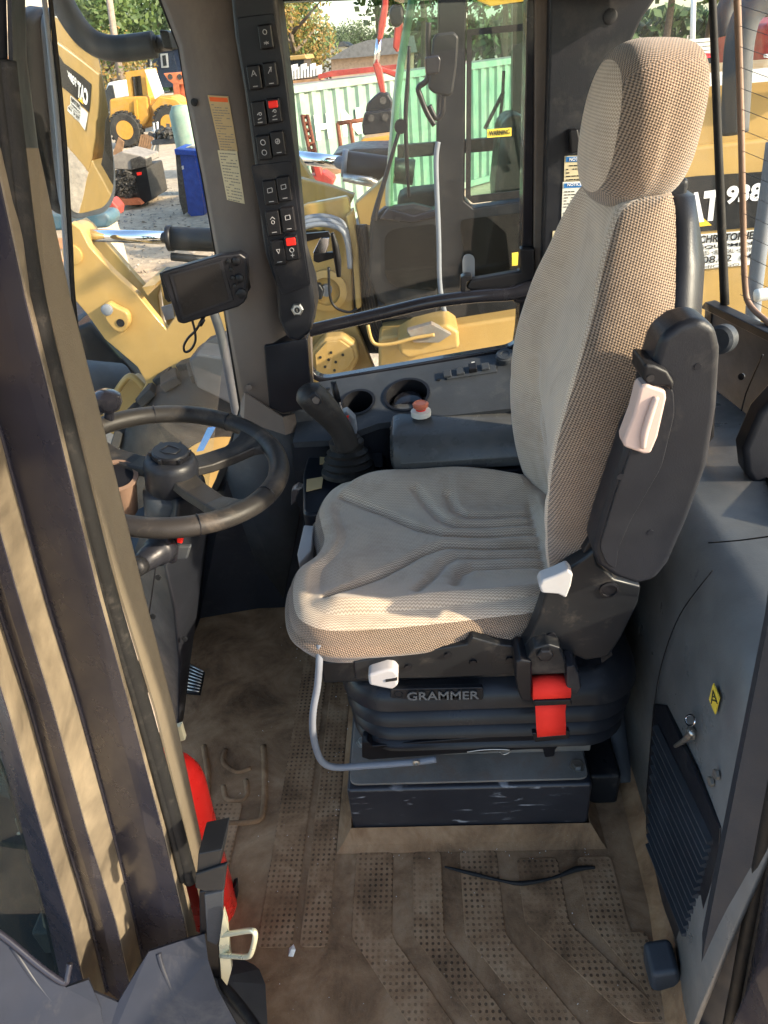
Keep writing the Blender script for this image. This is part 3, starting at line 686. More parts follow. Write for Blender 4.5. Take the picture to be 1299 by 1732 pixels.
tube('tinted_border', [rear(a, b) for a, b in [(1243, -60), (1247, 0), (1253, 200), (1257, 380), (1260, 480), (1268, 515), (1299, 545), (1340, 575), (1400, 610)]], [.0065] * 9, 'brown_tint', rg, seg=6)
def rwall(px, py, o=.0):
    nn_ = (p1 - p0).cross(e).normalized(); nn_ = nn_ if nn_.x < 0 else -nn_
    return rear(px, py) + nn_ * o
link('back_panel', prism_me([rwall(a, b, .012) for a, b in [(1206, 508), (1340, 572), (1460, 640), (1460, 900), (1340, 900), (1290, 885), (1235, 840), (1192, 780), (1190, 700)]], (.02, .01, 0)), 'slate', rw, bevel=.003)
link('back_panel_cap', prism_me([rwall(a, b, .03) for a, b in [(1203, 514), (1212, 504), (1345, 566), (1345, 582)]], (.03, .012, 0)), 'cab_plastic', rw, bevel=.003)
link('corner_trim', prism_me([rwall(a, b, .016) for a, b in [(1203, 514), (1214, 520), (1204, 700), (1190, 706), (1194, 600)]], (.02, .012, 0)), 'cab_plastic', rw, bevel=.003)
for i in range(17):
    v = 30 + i * 36
    if v > 560: break
    tube('heater_wire', [rear(1252, v * .97 - 20), rear(1330, v + 4), rear(1420, v + 30)], .0006, 'ink', rg, seg=4, sm=0)

# --- left front door pillar, swept along its lean: columns of (pixel at five heights, distance)
dp = thing('door_pillar', '', ''); del dp['label']; del dp['category']; struct(dp); dp.location = (-.4, .6, .5); bpy.context.view_layer.update()
ROWS = [-60, 100, 250, 500, 750, 1000, 1200, 1400, 1560, 1800]
def colr(xs, y): return [(x, r, y) for x, r in zip(xs, ROWS)]
inner = [36, 40, 60, 114, 178, 239, 290, 334, 368, 410]
def shift(base, d): return [b - k for b, k in zip(base, d)]
c_lin0 = colr(inner, .70)
c_lin1 = colr(shift(inner, [22, 22, 24, 40, 40, 38, 28, 22, 20, 16]), .635)
lin_ = [colr([x + 2 for x in inner], .74), c_lin0, c_lin1]
loft_px('pillar_lining', [c[2:] for c in lin_], 'lining', dp, th=.003, smooth=False)
loft_px('shaded_pillar_top', [c[:3] for c in lin_], 'cab_plastic', dp, th=.003, smooth=False)  # roof shade put into the colour: top rows in dark plastic
rub = shift(inner, [40, 40, 42, 60, 62, 58, 48, 36, 32, 28])
tube('door_seal', [at(x, r, y=.628) for x, r in zip(rub[1:8], ROWS[1:8])] + [at(322, 1488, y=.628)], .0115, 'rubber', dp, seg=12)
tube('seal_lip', [at(x - 11, r, y=.618) for x, r in zip(rub[1:8], ROWS[1:8])] + [at(309, 1490, y=.618)], .005, 'rubber', dp, seg=8)
def off(d): return shift(inner, d)
L1 = off([30, 30, 34, 56, 62, 60, 55, 45, 40, 36])
L2 = off([70, 70, 72, 72, 74, 74, 70, 60, 56, 50])
L3 = off([190, 185, 180, 178, 172, 165, 155, 145, 140, 130])
L4 = off([240, 235, 230, 226, 220, 210, 200, 189, 172, 160])
L5 = off([290, 285, 280, 272, 262, 250, 238, 228, 215, 200])
L6 = off([330, 325, 320, 312, 302, 290, 277, 264, 250, 236])
L7 = off([365, 360, 355, 345, 334, 320, 307, 295, 285, 275])
loft_px('pillar_steel', [colr(L1, .640)[2:], colr(L2, .604)[2:]], 'sunlit_dusty_paint', dp, th=.003, smooth=False)
loft_px('shaded_pillar_top', [colr(L1, .640)[:3], colr(L2, .604)[:3]], 'cab_plastic', dp, th=.003, smooth=False)  # same painted shade at the top of the outer strip
loft_px('pillar_steel', [colr(L2, .604), colr(off([110, 108, 106, 104, 102, 100, 95, 88, 84, 78]), .612), colr(L3, .640)], 'frame_paint', dp, th=.003, smooth=False)
loft_px('pillar_steel', [colr(L3, .640), colr(L4, .585)], 'sunlit_dusty_paint', dp, th=.003, smooth=False)
loft_px('pillar_steel', [colr(L4, .585), colr(off([265, 260, 255, 249, 241, 230, 219, 208, 194, 180]), .590), colr(L5, .612)], 'frame_paint', dp, th=.003, smooth=False)
loft_px('pillar_steel', [colr(L5, .612), colr(L6, .560)], 'sunlit_dusty_paint', dp, th=.003, smooth=False)
loft_px('pillar_steel', [colr(L6, .560), colr(L7, .60), colr([x - 6 for x in L7], .66)], 'frame_paint', dp, th=.003, smooth=False)
for row in (L2, L3, L4, L5):
    pass
tube('bead', [at(x, r, y=.637) for x, r in zip(L3, ROWS)], .0035, 'frame_paint', dp, seg=8)
tube('bead', [at(x, r, y=.607) for x, r in zip(L5, ROWS)], .0035, 'frame_paint', dp, seg=8)
# foot of the pillar and sill: heavy painted castings at the bottom left
ds = thing('door_sill', '', ''); del ds['label']; del ds['category']; struct(ds); ds.location = (-.4, .5, 0); bpy.context.view_layer.update()
surf('sill_plate', [(392, 1615, .66), (440, 1640, .645), (470, 1668, .63), (540, 1760, .56), (470, 1800, .50), (400, 1740, .52), (350, 1660, .56)], 'slate', ds, th=.006)
tube('sill_seal', [at(a, b, y=c) for a, b, c in [(352, 1650, .585), (372, 1662, .57), (410, 1705, .535), (470, 1790, .46)]], .008, 'rubber', ds, seg=10)
def fy(px, py, o=0.): return (px, py, .572 - .00055 * (py - 1550) + .00012 * (px - 200) - o)
surf('pillar_foot', [fy(*q) for q in [(150, 1672), (200, 1694), (226, 1650), (252, 1608), (300, 1592), (346, 1578), (352, 1622), (366, 1668), (408, 1745), (452, 1830), (150, 1850), (120, 1760), (112, 1690)]], 'matte_paint', ds, th=.006)
surf('lower_body', [fy(*q) for q in [(-60, 1545), (10, 1588), (70, 1638), (112, 1668), (150, 1655), (170, 1700), (190, 1850), (-60, 1850)]], 'matte_paint', ds, th=.010)
tube('body_edge', [at(*fy(a, b, .003)[:2], y=fy(a, b, .003)[2]) for a, b in [(-40, 1554), (10, 1587), (70, 1637), (108, 1662), (114, 1650), (118, 1630)]], .005, 'frame_paint', ds, seg=8)
tube('body_crease', [at(*fy(a, b, .001)[:2], y=fy(a, b, -.001)[2]) for a, b in [(112, 1672), (146, 1682), (166, 1716), (186, 1770), (200, 1850)]], .004, 'matte_paint', ds, seg=8)
tube('body_crease', [at(*fy(a, b, .001)[:2], y=fy(a, b, .001)[2]) for a, b in [(20, 1600), (60, 1660), (110, 1720), (150, 1790), (170, 1850)]], .005, 'matte_paint', ds, seg=8)
tube('body_crease', [at(*fy(a, b, .001)[:2], y=fy(a, b, .001)[2]) for a, b in [(268, 1612), (276, 1640), (302, 1700), (338, 1770), (380, 1850)]], .0045, 'matte_paint', ds, seg=8)
# small quarter pane with what lies behind it
link('lower_quarter_pane', prism_me([at(a, b, y=.60) for a, b in [(-60, 1180), (0, 1290), (85, 1500), (130, 1640), (110, 1690), (-60, 1640)]], (0, .004, 0)), 'glass_dark', ds)
# door striker
sk = thing('door_striker', 'zinc plated latch loop bolted to the foot of the door pillar', 'latch', at(380, 1590, y=.56))
def sprism(name, pts, y, d, m, **k): return pxprism(name, pts, y, d, m, sk, **k)
sprism('backing_bracket', [(336, 1510), (364, 1505), (370, 1560), (372, 1660), (352, 1668), (338, 1600)], .575, .03, 'black', bevel=.003)
sprism('bracket_plate', [(345, 1515), (378, 1508), (376, 1585), (366, 1600), (350, 1592)], .562, .006, 'slate', bevel=.002)
sprism('clip_top', [(335, 1445), (376, 1437), (370, 1478), (332, 1486)], .555, .05, 'mach_grey', bevel=.002)
sprism('clip_hook', [(330, 1480), (384, 1462), (379, 1506), (345, 1508), (330, 1502)], .550, .006, 'mach_grey', bevel=.002)
sprism('striker_plate', [(370, 1600), (378, 1540), (384, 1560), (392, 1640), (384, 1668), (374, 1655)], .552, .008, 'zinc_yellow', bevel=.001)
tube('striker_loop', [at(a, b, y=c) for a, b, c in [(376, 1582, .556), (395, 1578, .545), (422, 1574, .53), (431, 1577, .525), (431, 1590, .522), (425, 1612, .522), (418, 1618, .525), (395, 1617, .54), (374, 1616, .553)]], .0042, 'zinc_yellow', sk, seg=10, sm=3)

# --- rear door post at the right edge
rd = thing('rear_door_post', '', ''); del rd['label']; del rd['category']; struct(rd); rd.location = (.38, .55, .5); bpy.context.view_layer.update()
R2 = [-100, 300, 700, 1040, 1300, 1500, 1732, 1850]
pe = [1420, 1385, 1345, 1297, 1245, 1205, 1160, 1138]
def cr(d, y): return [(p + k, r, y) for p, k, r in zip(pe, d, R2)]
loft_px('post_face', [cr([0] * 8, .585), cr([8] * 8, .56), cr([64, 64, 64, 64, 64, 63, 62, 62], .535)], 'slate_dark', rd, th=.004, smooth=False)
tube('post_seal', [at(p + 74, r, y=.53) for p, r in zip(pe, R2)], .0095, 'rubber', rd, seg=10)
tube('post_seal_lip', [at(p + 92, r, y=.52) for p, r in zip(pe, R2)], .0055, 'rubber', rd, seg=8)
loft_px('post_outer', [cr([84] * 8, .545), cr([100] * 8, .49), cr([128] * 8, .46), cr([240] * 8, .42)], 'frame_paint', rd, th=.004, smooth=True)
od = thing('cab_door', 'unseen open glazed cab door swung back beyond the rear door post', 'door', (.43, .44, 0))  # out of view; added so its frame and panel cast shade inside
h0, h1 = V((.43, .44, 0)), V((.66, -.26, 0)); dd = h1 - h0
def dpt(u, z): return h0 + dd * u + V((0, 0, z))
nd = V((dd.y, -dd.x, 0)).normalized() * .035
def dbar(name, a_, b_, w_, m='frame_paint'):
    p, q = dpt(*a_), dpt(*b_); t = (q - p).normalized(); s1 = t.cross(nd.normalized()) * w_
    return link(name, prism_me([p - s1, p + s1, q + s1, q - s1], nd), m, od, bevel=.006)
dbar('door_stile', (0, .05), (0, 1.60), .03); dbar('door_stile', (1, .35), (.92, 1.50), .035); dbar('door_rail', (0, 1.58), (.92, 1.50), .035)
dbar('door_rail', (0, .62), (1, .66), .035); dbar('door_rail', (0, .06), (1, .35), .03)
link('door_panel', prism_me([dpt(.02, .08), dpt(.98, .36), dpt(.98, .64), dpt(.02, .60)], nd * .5), 'cab_plastic', od)
link('door_glass', prism_me([dpt(.02, .64), dpt(.98, .68), dpt(.91, 1.48), dpt(.02, 1.56)], nd * .12), 'glass', od)
sl_ = pxprism('corner_block', [(1102, 1652), (1150, 1645), (1160, 1680), (1172, 1780), (1100, 1780)], .60, .06, 'slate', rd, bevel=.01, seg=3)
# ================================================================== SEAT
def catc(pts, n):   # closed smooth outline resampled to n points
    s_ = spline([V((a, b, 0)) for a, b in pts], 16, True); L = [0]
    for i in range(len(s_)): L.append(L[-1] + (s_[(i + 1) % len(s_)] - s_[i]).length)
    out = []; j = 0
    for k in range(n):
        t = L[-1] * k / n
        while L[j + 1] < t: j += 1
        f = (t - L[j]) / max(1e-9, L[j + 1] - L[j]); out.append((s_[j % len(s_)].lerp(s_[(j + 1) % len(s_)], f)).to_2d())
    return out
def segd(p, a, b):
    ab = b - a; t = max(0, min(1, (p - a).dot(ab) / ab.dot(ab))); return (p - a - ab * t).length
def pad(name, outline, zb, zt, edge, hfun, m, parent, N_=220, rings=60, side=14, bulge=.012, bottom=.8, sidemat=0):
    O = catc(outline, N_); c = sum(O, V((0, 0))) / N_; vs, fs, uv = [], [], []
    nrm = []
    for i in range(N_):
        t = (O[(i + 1) % N_] - O[i - 1]).normalized(); nn = V((t.y, -t.x))
        if nn.dot(O[i] - c) < 0: nn = -nn
        nrm.append(nn)
    per = [0]
    for i in range(N_): per.append(per[-1] + (O[(i + 1) % N_] - O[i]).length)
    lay = []
    # side: from the underside out, up and rounding over
    for k in range(5): a = math.pi / 2 * k / 4; lay.append((-edge * .6 * (1 - math.sin(a)), zb + edge * .6 * (1 - math.cos(a))))
    for k in range(1, side): f = k / side; lay.append((bulge * math.sin(math.pi * f), zb + edge * .6 + (zt - edge - zb - edge * .6) * f))
    for k in range(9): a = math.pi / 2 * k / 8; lay.append((-edge * (1 - math.cos(a)), zt - edge * (1 - math.sin(a))))
    rowsV = []; arc = 0; prev = None
    rows = []
    for (ins, z) in lay:
        if prev is not None: arc += math.hypot(ins - prev[0], z - prev[1])
        prev = (ins, z); r = []
        for i in range(N_):
            p = O[i] + nrm[i] * ins; r.append((V((p.x, p.y, z)), (per[i], arc)))
        rows.append(r)
    rim = [v for v, _ in rows[-1]]; ns = len(rows)
    for k in range(1, rings + 1):
        f = 1 - (k / rings) ** 1.0; r = []
        for i in range(N_):
            p = c.to_3d() + (rim[i] - V((c.x, c.y, rim[i].z))) * f; p.z = zt + hfun(p.x, p.y) * min(1, (1 - f) * rings / 9) ** .8; r.append((p, (p.x, p.y)))
        rows.append(r)
    for r in rows:
        for p, u in r: vs.append(p); uv.append(u)
    mi = []; fuv = []
    for a in range(len(rows) - 1):
        for i in range(N_):
            j = (i + 1) % N_; f = (a * N_ + i, a * N_ + j, (a + 1) * N_ + j, (a + 1) * N_ + i); fs.append(f)
            if a < ns - 5:
                mi.append(sidemat); u1 = per[i + 1]
                fuv.append([uv[f[0]], (u1, uv[f[1]][1]), (u1, uv[f[2]][1]), uv[f[3]]])
            else:
                mi.append(0); fuv.append([(vs[q].x, vs[q].y) for q in f])
    fs.append(tuple(reversed(range(N_)))); mi.append(sidemat); fuv.append([uv[q] for q in reversed(range(N_))])
    me = bpy.data.meshes.new(name); me.from_pydata([tuple(v) for v in vs], [], fs); me.update()
    ul = me.uv_layers.new(name='uv'); k = 0
    for fi, p in enumerate(me.polygons):
        p.material_index = mi[fi]
        for q in range(p.loop_total): ul.data[p.loop_start + q].uv = fuv[fi][q]
    return link(name, me, m, parent, smooth=True)

seat = thing('operator_seat', 'beige grey cloth suspension seat with headrest and raised armrest on navy pedestal', 'seat', (.05, 1.18, .17))
# cushion
co_ = [(490, 1045), (489, 1015), (496, 988)]
cz = .535
def c2(px, py, z=cz): p = at(px, py, z=z); return (p.x, p.y)
outl = [(-.272, .985), (-.286, 1.06), (-.280, 1.12), (-.248, 1.165), (-.240, 1.21), (-.252, 1.265), (-.262, 1.33), (-.238, 1.42), (-.165, 1.475), (-.04, 1.490), (.08, 1.482), (.19, 1.455), (.262, 1.40), (.275, 1.20), (.262, 1.02), (.20, .955), (.08, .935), (-.08, .920), (-.19, .920), (-.245, .945)]
yc = 1.185
def sst(a, b, x): t = max(0, min(1, (x - a) / (b - a))); return t * t * (3 - 2 * t)
def groove(p, pts, w_, d_):
    m_ = min(segd(p, V(a), V(b)) for a, b in zip(pts, pts[1:])); return -d_ * math.exp(-(m_ / w_) ** 2)
GR = []
for s_ in (1, -1):
    for (y1, xk, yo, xe) in [(.022, .02, .175, -.20), (.055, .045, .175, -.02), (.088, .075, .155, .05)]:
        if xe < -.1: pts = [(.205, yc + s_ * y1), (xk, yc + s_ * y1), (-.03, yc + s_ * .045), (-.10, yc + s_ * .105), (xe, yc + s_ * yo)]
        else: pts = [(.205, yc + s_ * y1), (xk, yc + s_ * y1), (xk - .025, yc + s_ * (y1 + .02)), (xe - .012, yc + s_ * yo)]
        GR.append(pts)
def hcush(x, y):
    v = abs(y - yc); h = .030 * sst(.11, .24, v)          # raised bolsters
    h -= .004 + .010 * sst(-.05, .2, x) * (1 - sst(.1, .2, v))
    p = V((x, y))
    if -.26 < x < .24 and v < .21:
        for i, g in enumerate(GR): h += groove(p, g, .010, 0.014 if i % 3 == 0 else .011)
    h += groove(p, [(.215, yc - .11), (.222, yc), (.215, yc + .11)], .012, .006)
    h += .0025 * math.sin(x * 31 + y * 17) * math.sin(y * 23 - x * 9)
    h -= .012 * sst(-.17, -.26, x)
    return h
pad('seat_cushion', outl, .512, .605, .040, hcush, ('cloth', 'cloth_coarse'), seat, N_=300, rings=100, sidemat=1, bulge=.010)
# front release plate in the notch of the cushion
link('front_handle', prism_me([at(a, b, z=.535) for a, b in [(517, 906), (534, 907), (529, 950), (509, 972), (506, 955)]], (0, 0, .03)), 'white_plastic', seat, bevel=.003)
# backrest as lofted sections
LV = [(.50, .275, .19, .325, .7), (.56, .242, .225, .31, .9), (.63, .214, .242, .315, 1), (.70, .198, .255, .317, 1), (.78, .190, .264, .321, 1), (.86, .190, .268, .327, 1), (.94, .199, .264, .338, 1), (1.0, .213, .256, .348, 1),
      (1.06, .229, .240, .355, .9), (1.12, .247, .206, .362, .7), (1.17, .259, .176, .364, .5), (1.205, .270, .152, .366, .3), (1.232, .285, .132, .366, .2), (1.245, .312, .12, .360, .1)]
yb_ = 1.195
def interp(z):
    for a, b in zip(LV, LV[1:]):
        if a[0] <= z <= b[0]:
            t = (z - a[0]) / (b[0] - a[0]); return [a[i] + (b[i] - a[i]) * t for i in range(5)]
    return list(LV[-1])
# smooth the table with a spline
def interp_s(z):
    k = 0
    while k < len(LV) - 2 and LV[k + 1][0] < z: k += 1
    a, b = LV[k], LV[k + 1]; p = LV[max(0, k - 1)]; n_ = LV[min(len(LV) - 1, k + 2)]; t = (z - a[0]) / (b[0] - a[0]); o = [z]
    for i in range(1, 5):
        ma = (b[i] - p[i]) / max(1e-6, b[0] - p[0]) * (b[0] - a[0]); mb = (n_[i] - a[i]) / max(1e-6, n_[0] - a[0]) * (b[0] - a[0])
        t2, t3 = t * t, t ** 3; o.append((2 * t3 - 3 * t2 + 1) * a[i] + (t3 - 2 * t2 + t) * ma + (-2 * t3 + 3 * t2) * b[i] + (t3 - t2) * mb)
    return o
vs, fs, fuv, mi = [], [], [], []
NZ, NF, NS = 110, 70, 16
for k in range(NZ + 1):
    z = .50 + (1.245 - .50) * k / NZ; _, xr, w_, xb, dp_ = interp_s(z); row = []
    er = .030
    for i in range(NF + 1):           # front face from near edge to far edge
        u = -1 + 2 * i / NF; y = yb_ + u * w_
        conc = .040 * dp_ * (1 - sst(.35, 1.0, abs(u))) - .012 * dp_ * sst(.55, .85, abs(u)) * (1 - sst(.85, 1, abs(u)))
        rd_ = er * (1 - math.sqrt(max(0, 1 - max(0, (abs(u) - (1 - er / w_)) / (er / w_)) ** 2)))
        p = V((y, z)); g = 0
        for s1 in (1, -1):
            g += groove(p, [(yb_ + s1 * .155, .90), (yb_ + s1 * .11, .70), (yb_ + s1 * .09, .56)], .014, .006)
            g += groove(p, [(yb_ + s1 * .06, .78), (yb_ + s1 * .16, .84), (yb_ + s1 * .22, .845)], .014, .006)
            g += groove(p, [(yb_ + s1 * .05, .72), (yb_ + s1 * .14, .76), (yb_ + s1 * .21, .755)], .014, .005)
        row.append((V((xr + conc + rd_ * .9 - g, y, z)), 0))
    for s1, order in ((1, range(1, NS + 1)), (-1, None)):
        if s1 == 1:
            for i in order:
                f = i / NS; x = xr + er * .9 + (xb - xr - er * .9) * f
                row.append((V((x, yb_ + w_ + .006 * math.sin(math.pi * f) - .02 * f * f, z)), 1))
        else:
            for i in range(NS):
                f = 1 - i / NS; x = xr + er * .9 + (xb - xr - er * .9) * f
                row.append((V((x, yb_ - w_ - .006 * math.sin(math.pi * f) + .02 * f * f, z)), 1))
    vs.append(row)
NR = len(vs[0]); allv = [p for r in vs for p, _ in r]
def uvof(p, side): return (p.y, p.z) if not side else (p.x, p.z)
for k in range(NZ):
    for i in range(NR):
        j = (i + 1) % NR; f = (k * NR + i, k * NR + j, (k + 1) * NR + j, (k + 1) * NR + i); fs.append(f)
        side = 0 if 3 <= i < NF - 3 else 1
        mi.append(side); fuv.append([uvof(allv[q], side) for q in f])
fs.append(tuple(range(NR))); mi.append(1); fuv.append([(0, 0)] * NR)
fs.append(tuple(range(NZ * NR, NZ * NR + NR))); mi.append(1); fuv.append([(allv[q].y, allv[q].x) for q in fs[-1]])
me = bpy.data.meshes.new('back'); me.from_pydata([tuple(v) for v in allv], [], fs); me.update(); ul = me.uv_layers.new(name='uv')
for fi, p in enumerate(me.polygons):
    p.material_index = mi[fi]
    for q in range(p.loop_total): ul.data[p.loop_start + q].uv = fuv[fi][q]
bm = bmesh.new(); bm.from_mesh(me); bmesh.ops.recalc_face_normals(bm, faces=bm.faces); bm.to_mesh(me); bm.free()
link('backrest', me, ('cloth', 'cloth_coarse'), seat, smooth=True)
# hard shell behind the backrest
sh = []
for z in [.52, .62, .74, .86, .98, 1.08, 1.16, 1.21, 1.24]:
    _, xr, w_, xb, _ = interp_s(z); b_ = .040 if z < 1.2 else .03
    sh.append([V((xb - .012, yb_ - w_ + .018, z)), V((xb + .010, yb_ - w_ + .010, z)), V((xb + b_, yb_ - w_ * .82, z)), V((xb + b_ + .006, yb_, z)), V((xb + b_, yb_ + w_ * .82, z)), V((xb + .01, yb_ + w_ - .01, z)), V((xb - .012, yb_ + w_ - .018, z))])
loft('back_shell', sh, 'cab_plastic', seat, closed=True, caps=True)
# headrest
hc = V((.335, 1.195, 1.325)); hx, hy, hz = .069, .137, .105
vs, fs, fuv, mi = [], [], [], []
NU, NV_ = 96, 64
def sp(c, e): return math.copysign(abs(c) ** e, c)
for a in range(NV_ + 1):
    ph = -math.pi / 2 + math.pi * a / NV_
    for b in range(NU):
        th = 2 * math.pi * b / NU
        # poles along the front-back axis so the front face is clean
        rr_ = sp(math.cos(ph), .52); y = hy * rr_ * sp(math.cos(th), .80); z = hz * rr_ * sp(math.sin(th), .80); x = hx * sp(math.sin(ph), .60)
        tz = z / hz
        y *= 1 - .10 * tz - .05 * (x / hx) ; z *= 1 - .05 * (x / hx)
        x += .014 * (tz) - .020 * (1 - tz * tz) * .3 + .010 * (y / hy) ** 2 * (1 if x < 0 else 0)
        vs.append(hc + V((x, y, z)))
for a in range(NV_):
    for b in range(NU):
        j = (b + 1) % NU; f = (a * NU + b, a * NU + j, (a + 1) * NU + j, (a + 1) * NU + b); fs.append(f)
        side = 0 if a < NV_ * .20 else 1; mi.append(side)
        n_ = (vs[f[2]] - vs[f[0]]).cross(vs[f[3]] - vs[f[1]])
        if not side: fuv.append([(vs[q].y, vs[q].z) for q in f])
        elif abs(n_.y) >= abs(n_.z) * .8: fuv.append([(vs[q].x, vs[q].z) for q in f])
        else: fuv.append([(vs[q].x, vs[q].y) for q in f])
me = bpy.data.meshes.new('head'); me.from_pydata([tuple(v) for v in vs], [], fs); me.update(); ul = me.uv_layers.new(name='uv')
for fi, p in enumerate(me.polygons):
    p.material_index = mi[fi]
    for q in range(p.loop_total): ul.data[p.loop_start + q].uv = fuv[fi][q]
bm = bmesh.new(); bm.from_mesh(me); bmesh.ops.recalc_face_normals(bm, faces=bm.faces); bm.to_mesh(me); bm.free()
link('headrest', me, ('cloth', 'cloth_coarse'), seat, smooth=True)
box('headrest_bracket', (.372, 1.19, 1.235), (.035, .16, .05), 'cab_plastic', seat, bevel=.008)
# folded-up armrest
arm_o = [(1093, 630), (1103, 600), (1118, 572), (1150, 548), (1186, 538), (1212, 552), (1221, 590), (1215, 690), (1198, 790), (1165, 880), (1132, 955), (1110, 982), (1078, 992), (1040, 978), (1012, 958), (1004, 930), (1008, 890), (1028, 830), (1042, 790), (1056, 745), (1080, 700)]
ar = pxprism('armrest', [(x + (7 if x < 1110 and y < 900 else 0), y) for x, y in arm_o], .865, .062, 'cab_plastic', seat, bevel=.016, seg=4)
pxprism('armrest_ridge', [(1098, 650), (1122, 640), (1140, 660), (1142, 700), (1120, 790), (1068, 880), (1046, 930), (1042, 965), (1024, 952), (1014, 925), (1040, 840), (1068, 760)], .861, .02, 'cab_plastic', ar, bevel=.004, seg=3, rnd=.01)
pxprism('armrest_cap', [(1090, 616), (1108, 618), (1130, 628), (1142, 648), (1138, 664), (1128, 655), (1104, 655), (1088, 644)], .852, .06, 'black', ar, bevel=.006, seg=3)
hnd = pxprism('armrest_handle', [(1083, 656), (1094, 650), (1127, 662), (1128, 674), (1113, 740), (1101, 768), (1090, 769), (1056, 757), (1055, 745), (1072, 700)], .850, .03, 'pink_plastic', ar, bevel=.007, seg=4)
tube('handle_ridge', [at(a, b, y=.848) for a, b in [(1110, 672), (1100, 700), (1090, 735), (1088, 758)]], [.004, .005, .005, .003], 'pink_plastic', hnd, seg=10)
for px, py in [(1100, 640), (1049, 806)]:
    lathe('screw', [(.005, 0), (.005, .001), (.001, .001)], at(px, py, y=.8505 if py < 700 else .8600), 'panel', ar, axis=(0, -1, 0), seg=10)
pxprism('armrest_far', [(1190, 700), (1212, 680), (1210, 740), (1192, 765), (1180, 750)], 1.30, .06, 'black', seat, bevel=.008)
# bracket below armrest and recline lever
br = pxprism('side_bracket', [(884, 1098), (896, 1080), (912, 1040), (925, 1000), (950, 972), (990, 944), (1006, 930), (1012, 955), (1040, 980), (1085, 992), (1080, 1020), (1052, 1078), (1030, 1112), (990, 1118), (950, 1100), (920, 1110), (900, 1118), (886, 1112)], .905, .035, 'seat_metal', seat, bevel=.005)
lathe('pivot_cap', [(.016, 0), (.016, .003), (.012, .004), (.011, .001), (.001, .001)], at(1030, 997, y=.905), 'black', br, axis=(0, -1, 0), seg=24)
lathe('bolt', [(.008, 0), (.008, .004), (.001, .004)], at(932, 1075, y=.905), 'black', br, axis=(0, -1, 0), seg=20)
pxprism('back_bracket', [(985, 935), (1005, 900), (1012, 955)], .915, .03, 'black', seat, bevel=.003)
pxprism('recline_lever', [(912, 992), (916, 983), (940, 974), (962, 964), (970, 972), (966, 992), (958, 1013), (944, 1006), (916, 1004)], .875, .028, 'white_plastic', seat, bevel=.004, seg=3)
# under frame
link('seat_pan', prism_me([V(p) for p in [(-.225, .95, .440), (.25, .95, .440), (.29, 1.40, .440), (-.22, 1.44, .440)]], (0, 0, .058)), 'seat_metal', seat, bevel=.006)
pxprism('pan_flange', [(597, 1120), (640, 1112), (790, 1090), (798, 1078), (842, 1090), (885, 1095), (890, 1128), (870, 1142), (740, 1148), (600, 1150)], .915, .02, 'seat_metal', seat, bevel=.004)
for px, py in [(800, 1120), (690, 1128), (757, 1108), (862, 1115)]:
    lathe('bolt', [(.007, 0), (.007, .004), (.001, .004)], at(px, py, y=.915), 'black', seat, axis=(0, -1, 0), seg=8)
# bellows
def bell(x0, x1, y0, y1, r, z): # rounded rectangle at height z
    out = []
    for cx_, cy_, a0 in ((x1 - r, y0 + r, -90), (x1 - r, y1 - r, 0), (x0 + r, y1 - r, 90), (x0 + r, y0 + r, 180)):
        for k in range(9): a = math.radians(a0 + k * 11.25); out.append(V((cx_ + r * math.cos(a), cy_ + r * math.sin(a), z)))
    return out
rowsB = []
lobes = [(.440, .385, 0), (.378, .335, .004), (.330, .292, .008), (.288, .255, .010)]
rowsB.append(bell(-.155, .335, .965, 1.36, .06, .455))
for zt_, zb_, ins in lobes:
    rowsB.append(bell(-.150 + ins, .330 - ins, .982, 1.36, .06, zt_ + .004))
    rowsB.append(bell(-.185 + ins, .372 - ins, .945 + ins, 1.39, .085, zt_ - .008))
    rowsB.append(bell(-.196 + ins, .384 - ins, .932 + ins, 1.40, .095, (zt_ + zb_) / 2))
    rowsB.append(bell(-.200 + ins, .388 - ins, .928 + ins, 1.405, .10, zb_ + .006))
    rowsB.append(bell(-.194 + ins, .382 - ins, .935 + ins, 1.40, .095, zb_))
    rowsB.append(bell(-.145 + ins, .330 - ins, .988, 1.36, .06, zb_ + .004))
lo_ = []
for r in rowsB: lo_.append([p - V((0, 0, .010)) for p in r])
bl = loft('bellows', lo_, 'bellow', seat, closed=True, caps=True)
e = bl.modifiers.new('s', 'EDGE_SPLIT'); e.split_angle = math.radians(50)
link('suspension_frame', prism_me([V(p) for p in [(-.12, .99, .166), (.31, .99, .166), (.31, 1.34, .166), (-.12, 1.34, .166)]], (0, 0, .06)), 'plate', seat, bevel=.004)
# embossed badge
bd = pxprism('badge', [(661, 1166), (817, 1163), (818, 1180), (815, 1185), (700, 1184), (660, 1181)], .919, .01, 'bellow', seat, bevel=.0015, rnd=.004)
pxprism('badge_face', [(686, 1169), (813, 1166), (814, 1182), (700, 1181), (686, 1180)], .9182, .002, 'mach_grey', bd, rnd=.004)
pxtext('badge_text', 'GRAMMER', (689, 1182.5), (810, 1180), 13.5, .9178, 'slate_light', bd, bold=.012, depth=.002)
tube('badge_emblem', [at(674 + 7 * math.cos(t), 1175 + 5 * math.sin(t), y=.9182) for t in [i * math.pi / 5 for i in range(10)]], .0011, 'mach_grey', bd, seg=6, closed=True)
# height lever
hl = pxprism('height_lever', [(622, 1143), (655, 1133), (668, 1134), (674, 1142), (673, 1150), (674, 1160), (664, 1168), (648, 1165), (624, 1160)], .890, .03, 'white_plastic', seat, bevel=.006, seg=3)
pxprism('lever_slot', [(652, 1150), (672, 1147), (672, 1151), (652, 1154)], .8885, .01, 'mach_grey', hl)
